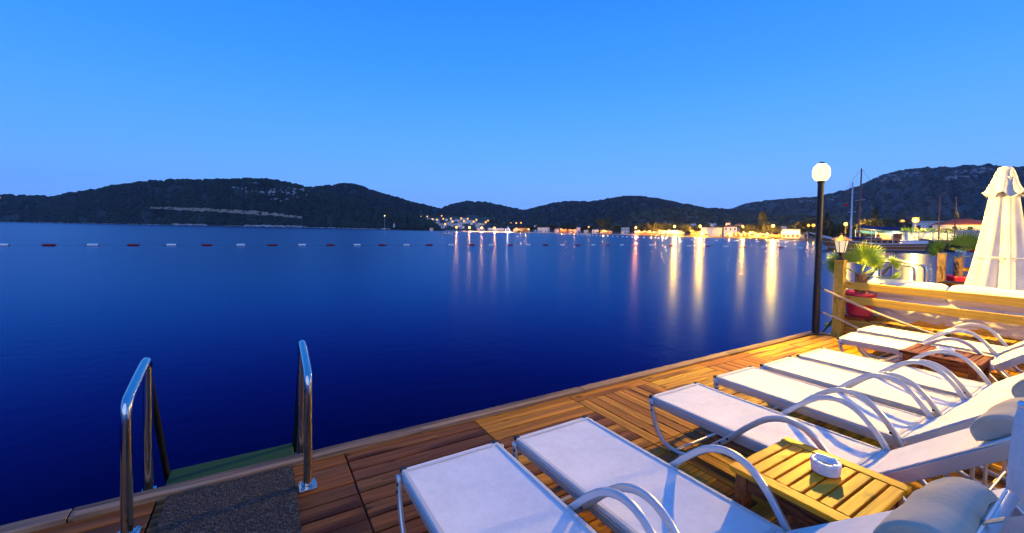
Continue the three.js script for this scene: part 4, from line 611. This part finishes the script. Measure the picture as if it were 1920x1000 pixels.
  for (const x of [-6, -1, 3]) part('fender', at(new THREE.CapsuleGeometry(.16, .5, 4, 10), x, .6, 2.5), hullWhite, t);
  const bulb = part('cabin_lamp', bulbGeo, bulbWarm, t); bulb.position.set(-.6, 3.2, 0); const l = new THREE.PointLight(lin(1, .66, .3), 140); l.position.set(-.6, 3.2, 0); l.shadow.radius = 8; l.castShadow = true; t.add(l);
  const bulb2 = part('cabin_lamp', bulbGeo, bulbWarm, t); bulb2.position.set(-5.6, 3.1, .8); const l2 = new THREE.PointLight(lin(1, .8, .55), 120); l2.position.set(-5.6, 3.1, .8); l2.castShadow = true; l2.shadow.radius = 8; t.add(l2);
}
{
  const t = thing('wooden_sailing_boat', 'dark wooden boat moored behind the stern of the two masted boat', 'boat', [119, WATER, -25.2], Math.PI * .93), L = 12, H = hull(L, 3.8, [1.3, 1.1, 2.4], 1.2);
  const h = part('hull', H.skins, mat([.06, .045, .04], .5), t); part('deck', H.deckG, varnish, h); part('rail_strake', [...H.strake(() => .96, .07)], mat([.35, .3, .27], .6), h);
  part('cabin', [rbox(4, 1.1, 2.4, -1.5, 1.5, 0, .06), rbox(4.3, .1, 2.8, -1.5, 2.1, 0, .03)], varnish, t); for (const x of [1.8, -3.6]) { const m = part('mast', cyl(.09, .14, 10.5, x, 6, 0, 10), mastWood, t); part('yard', rod([x - .8, 9, 0], [x + .8, 9, 0], .06, 6), mastWood, m); }
  for (const [a, b] of [[[1.8, 11, 0], [7, 2.4, 0]], [[-3.6, 11, 0], [-6, 1.4, 0]], [[1.8, 11, 0], [-3.6, 11, 0]]]) part('stay', rod(a, b, .022, 5), bolt, t);
  part('bow_arch', tube([[L / 2 - .2, 1.9, -1.2], [L / 2 - .6, 3.2, -.7], [L / 2 - .8, 3.5, 0], [L / 2 - .6, 3.2, .7], [L / 2 - .2, 1.9, 1.2]], .05, 24, 6), aluRaw, t);
}
{
  const t = thing('motor_boat', 'small white cabin cruiser anchored off the far beach', 'boat', [71.4, WATER, -171.7], -.75), H = hull(5.2, 1.9, [.6, .6, 1.0], .5);
  const h = part('hull', H.skins, hullWhite, t); part('deck', H.deckG, limewash, h); part('strake', H.strake(() => .6, .05), navy, h);
  const c = part('cabin', [rbox(1.9, .75, 1.4, .1, .95, 0, .12), rbox(2.1, .07, 1.5, -.1, 1.75, 0, .03)], hullWhite, t); part('windscreen', box(.9, .34, 1.46, .3, 1.1, 0), darkGlass, c); for (const x of [-.9, .6]) for (const s of [-1, 1]) part('roof_post', rod([x, 1.1, s * .65], [x - .1, 1.75, s * .68], .03, 5), aluRaw, c);
  part('outboard_motor', [rbox(.35, .55, .35, -2.8, .7, 0, .06)], blackPlastic, t);
}
{
  const t = thing('sailing_yacht', 'distant sailing yacht with a lit masthead before the headland', 'boat', [140, WATER, -551], .2), H = hull(11, 3.4, [.9, .85, 1.2], .7);
  const h = part('hull', H.skins, mat([.1, .1, .12], .4), t); part('deck', H.deckG, limewash, h); part('cabin', rbox(4.4, .6, 2, .5, 1.1, 0, .12), hullWhite, t);
  part('mast', cyl(.09, .13, 18, .8, 9.6, 0, 8), hullWhite, t); part('boom', rod([.8, 2.1, 0], [-4, 2.2, 0], .12, 6), hullWhite, t); for (const [a, b] of [[[.8, 18, 0], [5.8, 1.3, 0]], [[.8, 18, 0], [-5.4, 1, 0]]]) part('stay', rod(a, b, .05, 5), bolt, t);
  part('masthead_light', ball(.55, .8, 18.8, 0, 10), glow(1, .7, .25, 8), t);
}
for (const [x, z, a, c, label] of [[112, -21.5, .3, 0, 'small white dinghy beside the stern of the dark wooden boat'], [117, -20.6, 1.1, 1, 'small red dinghy by the quay left of the far palm'], [122, -20, .2, 0, 'small white rowing boat by the quay behind the far palm'], [125, -17.6, 2.6, 0, 'small white rowing boat by the quay, nearest the parasol']]) {
  const t = thing('dinghy', label, 'boat', [x, WATER, z], a, 'small boats along the quay'), H = hull(3.6, 1.5, [.5, .45, .75], .3, .5, 14); const h = part('hull', H.skins, c ? mat([.4, .02, .02], .5) : hullWhite, t); part('inside', H.deckG, timber, h); part('gunwale', H.strake(() => .98, .04), hullWhite, h); for (const q of [-.7, .4]) part('thwart', box(.22, .05, 1.2, q, .36, 0), varnish, t);
}

// ---------------------------------------------------------------- quay side on the right
house('quay_building', 'white flat roofed building on the right shore left of the red roof', 'building', undefined, 77.6, 178, .4, 11, 5.8, 8, { lit: .15 });
house('quay_house', 'white house with a red tiled roof behind the far palm', 'house', undefined, 79.2, 160, .3, 11, 5.0, 8, { lit: .3, hip: 1.6 });
house('quay_kiosk', 'yellow lit kiosk on the quay just left of the closed parasol', 'kiosk', undefined, 80.1, 143, -.2, 6.2, 3.2, 4, { lit: .6, wall: limeWarm });
{
  const b = 77.3, p = place(b, 146, -.2), t = thing('garden_restaurant', 'open restaurant under green vines at the right of the bay', 'restaurant', [p.x, p.y, p.z], facing(b)), w = 15;
  part('floor', box(w, .4, 8, 0, 0, -2), limewash, t); part('back_wall', box(w, 3, .3, 0, 1.6, -5), limeWarm, t); part('pergola', [box(w, .12, 5, 0, 3.2, -2.4)], limewash, t); for (let i = 0; i < 7; i++) part('post', box(.16, 3.1, .16, -w / 2 + w * i / 6, 1.6, 0), timber, t);
  const v = part('vines', crown(900, () => [rr(-.5, .5), rr(.0, .1), rr(-.2, .06)], .012), mat([.06, .2, .03], .7, { transmission: .3, thickness: 0 }), t); v.scale.set(w, 12, w); v.position.y = 3.1;
  for (let i = 0; i < 8; i++) { const x = -w / 2 + w * (i + .5) / 8; const o = part('lamp_bulb', bulbGeo, bulbWhite, t); o.position.set(x, 2.5, -.6 + rr(-.5, .5)); part('table_set', [cyl(.5, .5, .06, x, .95, 1, 10), cyl(.06, .06, .8, x, .5, 1, 6)], awning, t); }
  for (const x of [-5, 0, 5]) { const l = new THREE.PointLight(lin(.95, .9, .5), 48); l.position.set(x, 2.4, -1); l.shadow.radius = 10; l.castShadow = true; t.add(l); }
}
for (const [b, d, n] of [[74.35, 150, 'left'], [74.85, 148, 'middle'], [75.45, 146, 'right']]) { const p = place(b, d, -.1), t = thing('folded_sunshade', n + ' of the three white folded sunshades on the quay', 'parasol', [p.x, p.y, p.z], 0, 'folded sunshades on the quay'); part('canopy', new THREE.LatheGeometry([[.42, 1.2], [.4, 1.6], [.3, 2.5], [.14, 3.2], [0, 3.4]].map(([a, c]) => new THREE.Vector2(a, c)), 14), limewash, t); part('pole', cyl(.05, .05, 2, 0, 1, 0, 8), timber, t); }
for (const [b, d, n] of [[76.6, 140, 'leftmost'], [77.15, 138, 'second'], [77.7, 136, 'third'], [78.5, 132, 'fourth'], [79.4, 131, 'rightmost']]) { const p = place(b, d, -.5), t = thing('quay_lantern', n + ' of the low round yellow lanterns along the quay', 'lantern', [p.x, p.y, p.z], 0, 'round lanterns along the quay'); part('lamp_globe', ball(.34, 0, 1.6, 0, 14), glow(1, .72, .22, 3), t); part('stand', cyl(.05, .07, 1.5, 0, .7, 0, 8), blackPaint, t); const l = new THREE.PointLight(lin(1, .66, .25), 30); l.position.set(0, 1.6, .0); l.shadow.radius = 14; l.castShadow = true; t.add(l); }
for (const [b, d, y] of [[72.3, 520, 13], [72.55, 520, 13], [72.7, 525, 12.4], [71.9, 500, 12], [75.1, 480, 15], [76.3, 560, 13], [77.4, 600, 15]]) streetLamp('small lamp of the houses far up behind the sailing boat', b, d, y, y - 6, 0, { soft: 1, r: .55 });
{ const list = []; for (let i = 0; i < 260; i++) { const b = rr(73, 92), p = place(b, shore(b) + rr(-3.5, 1.5), WATER + rr(-.1, .35)); list.push([p.x, p.y, p.z, rr(.4, 1.1), rr(.3, .8)]); } scatter('shore_boulders', outcropGeo, outcropMat, list, [[.2, .18, .16], [.28, .26, .24]]); }

scene.traverse((o) => { if (o.isMesh) { o.castShadow = true; o.receiveShadow = true; } });
renderer.render(scene, camera);
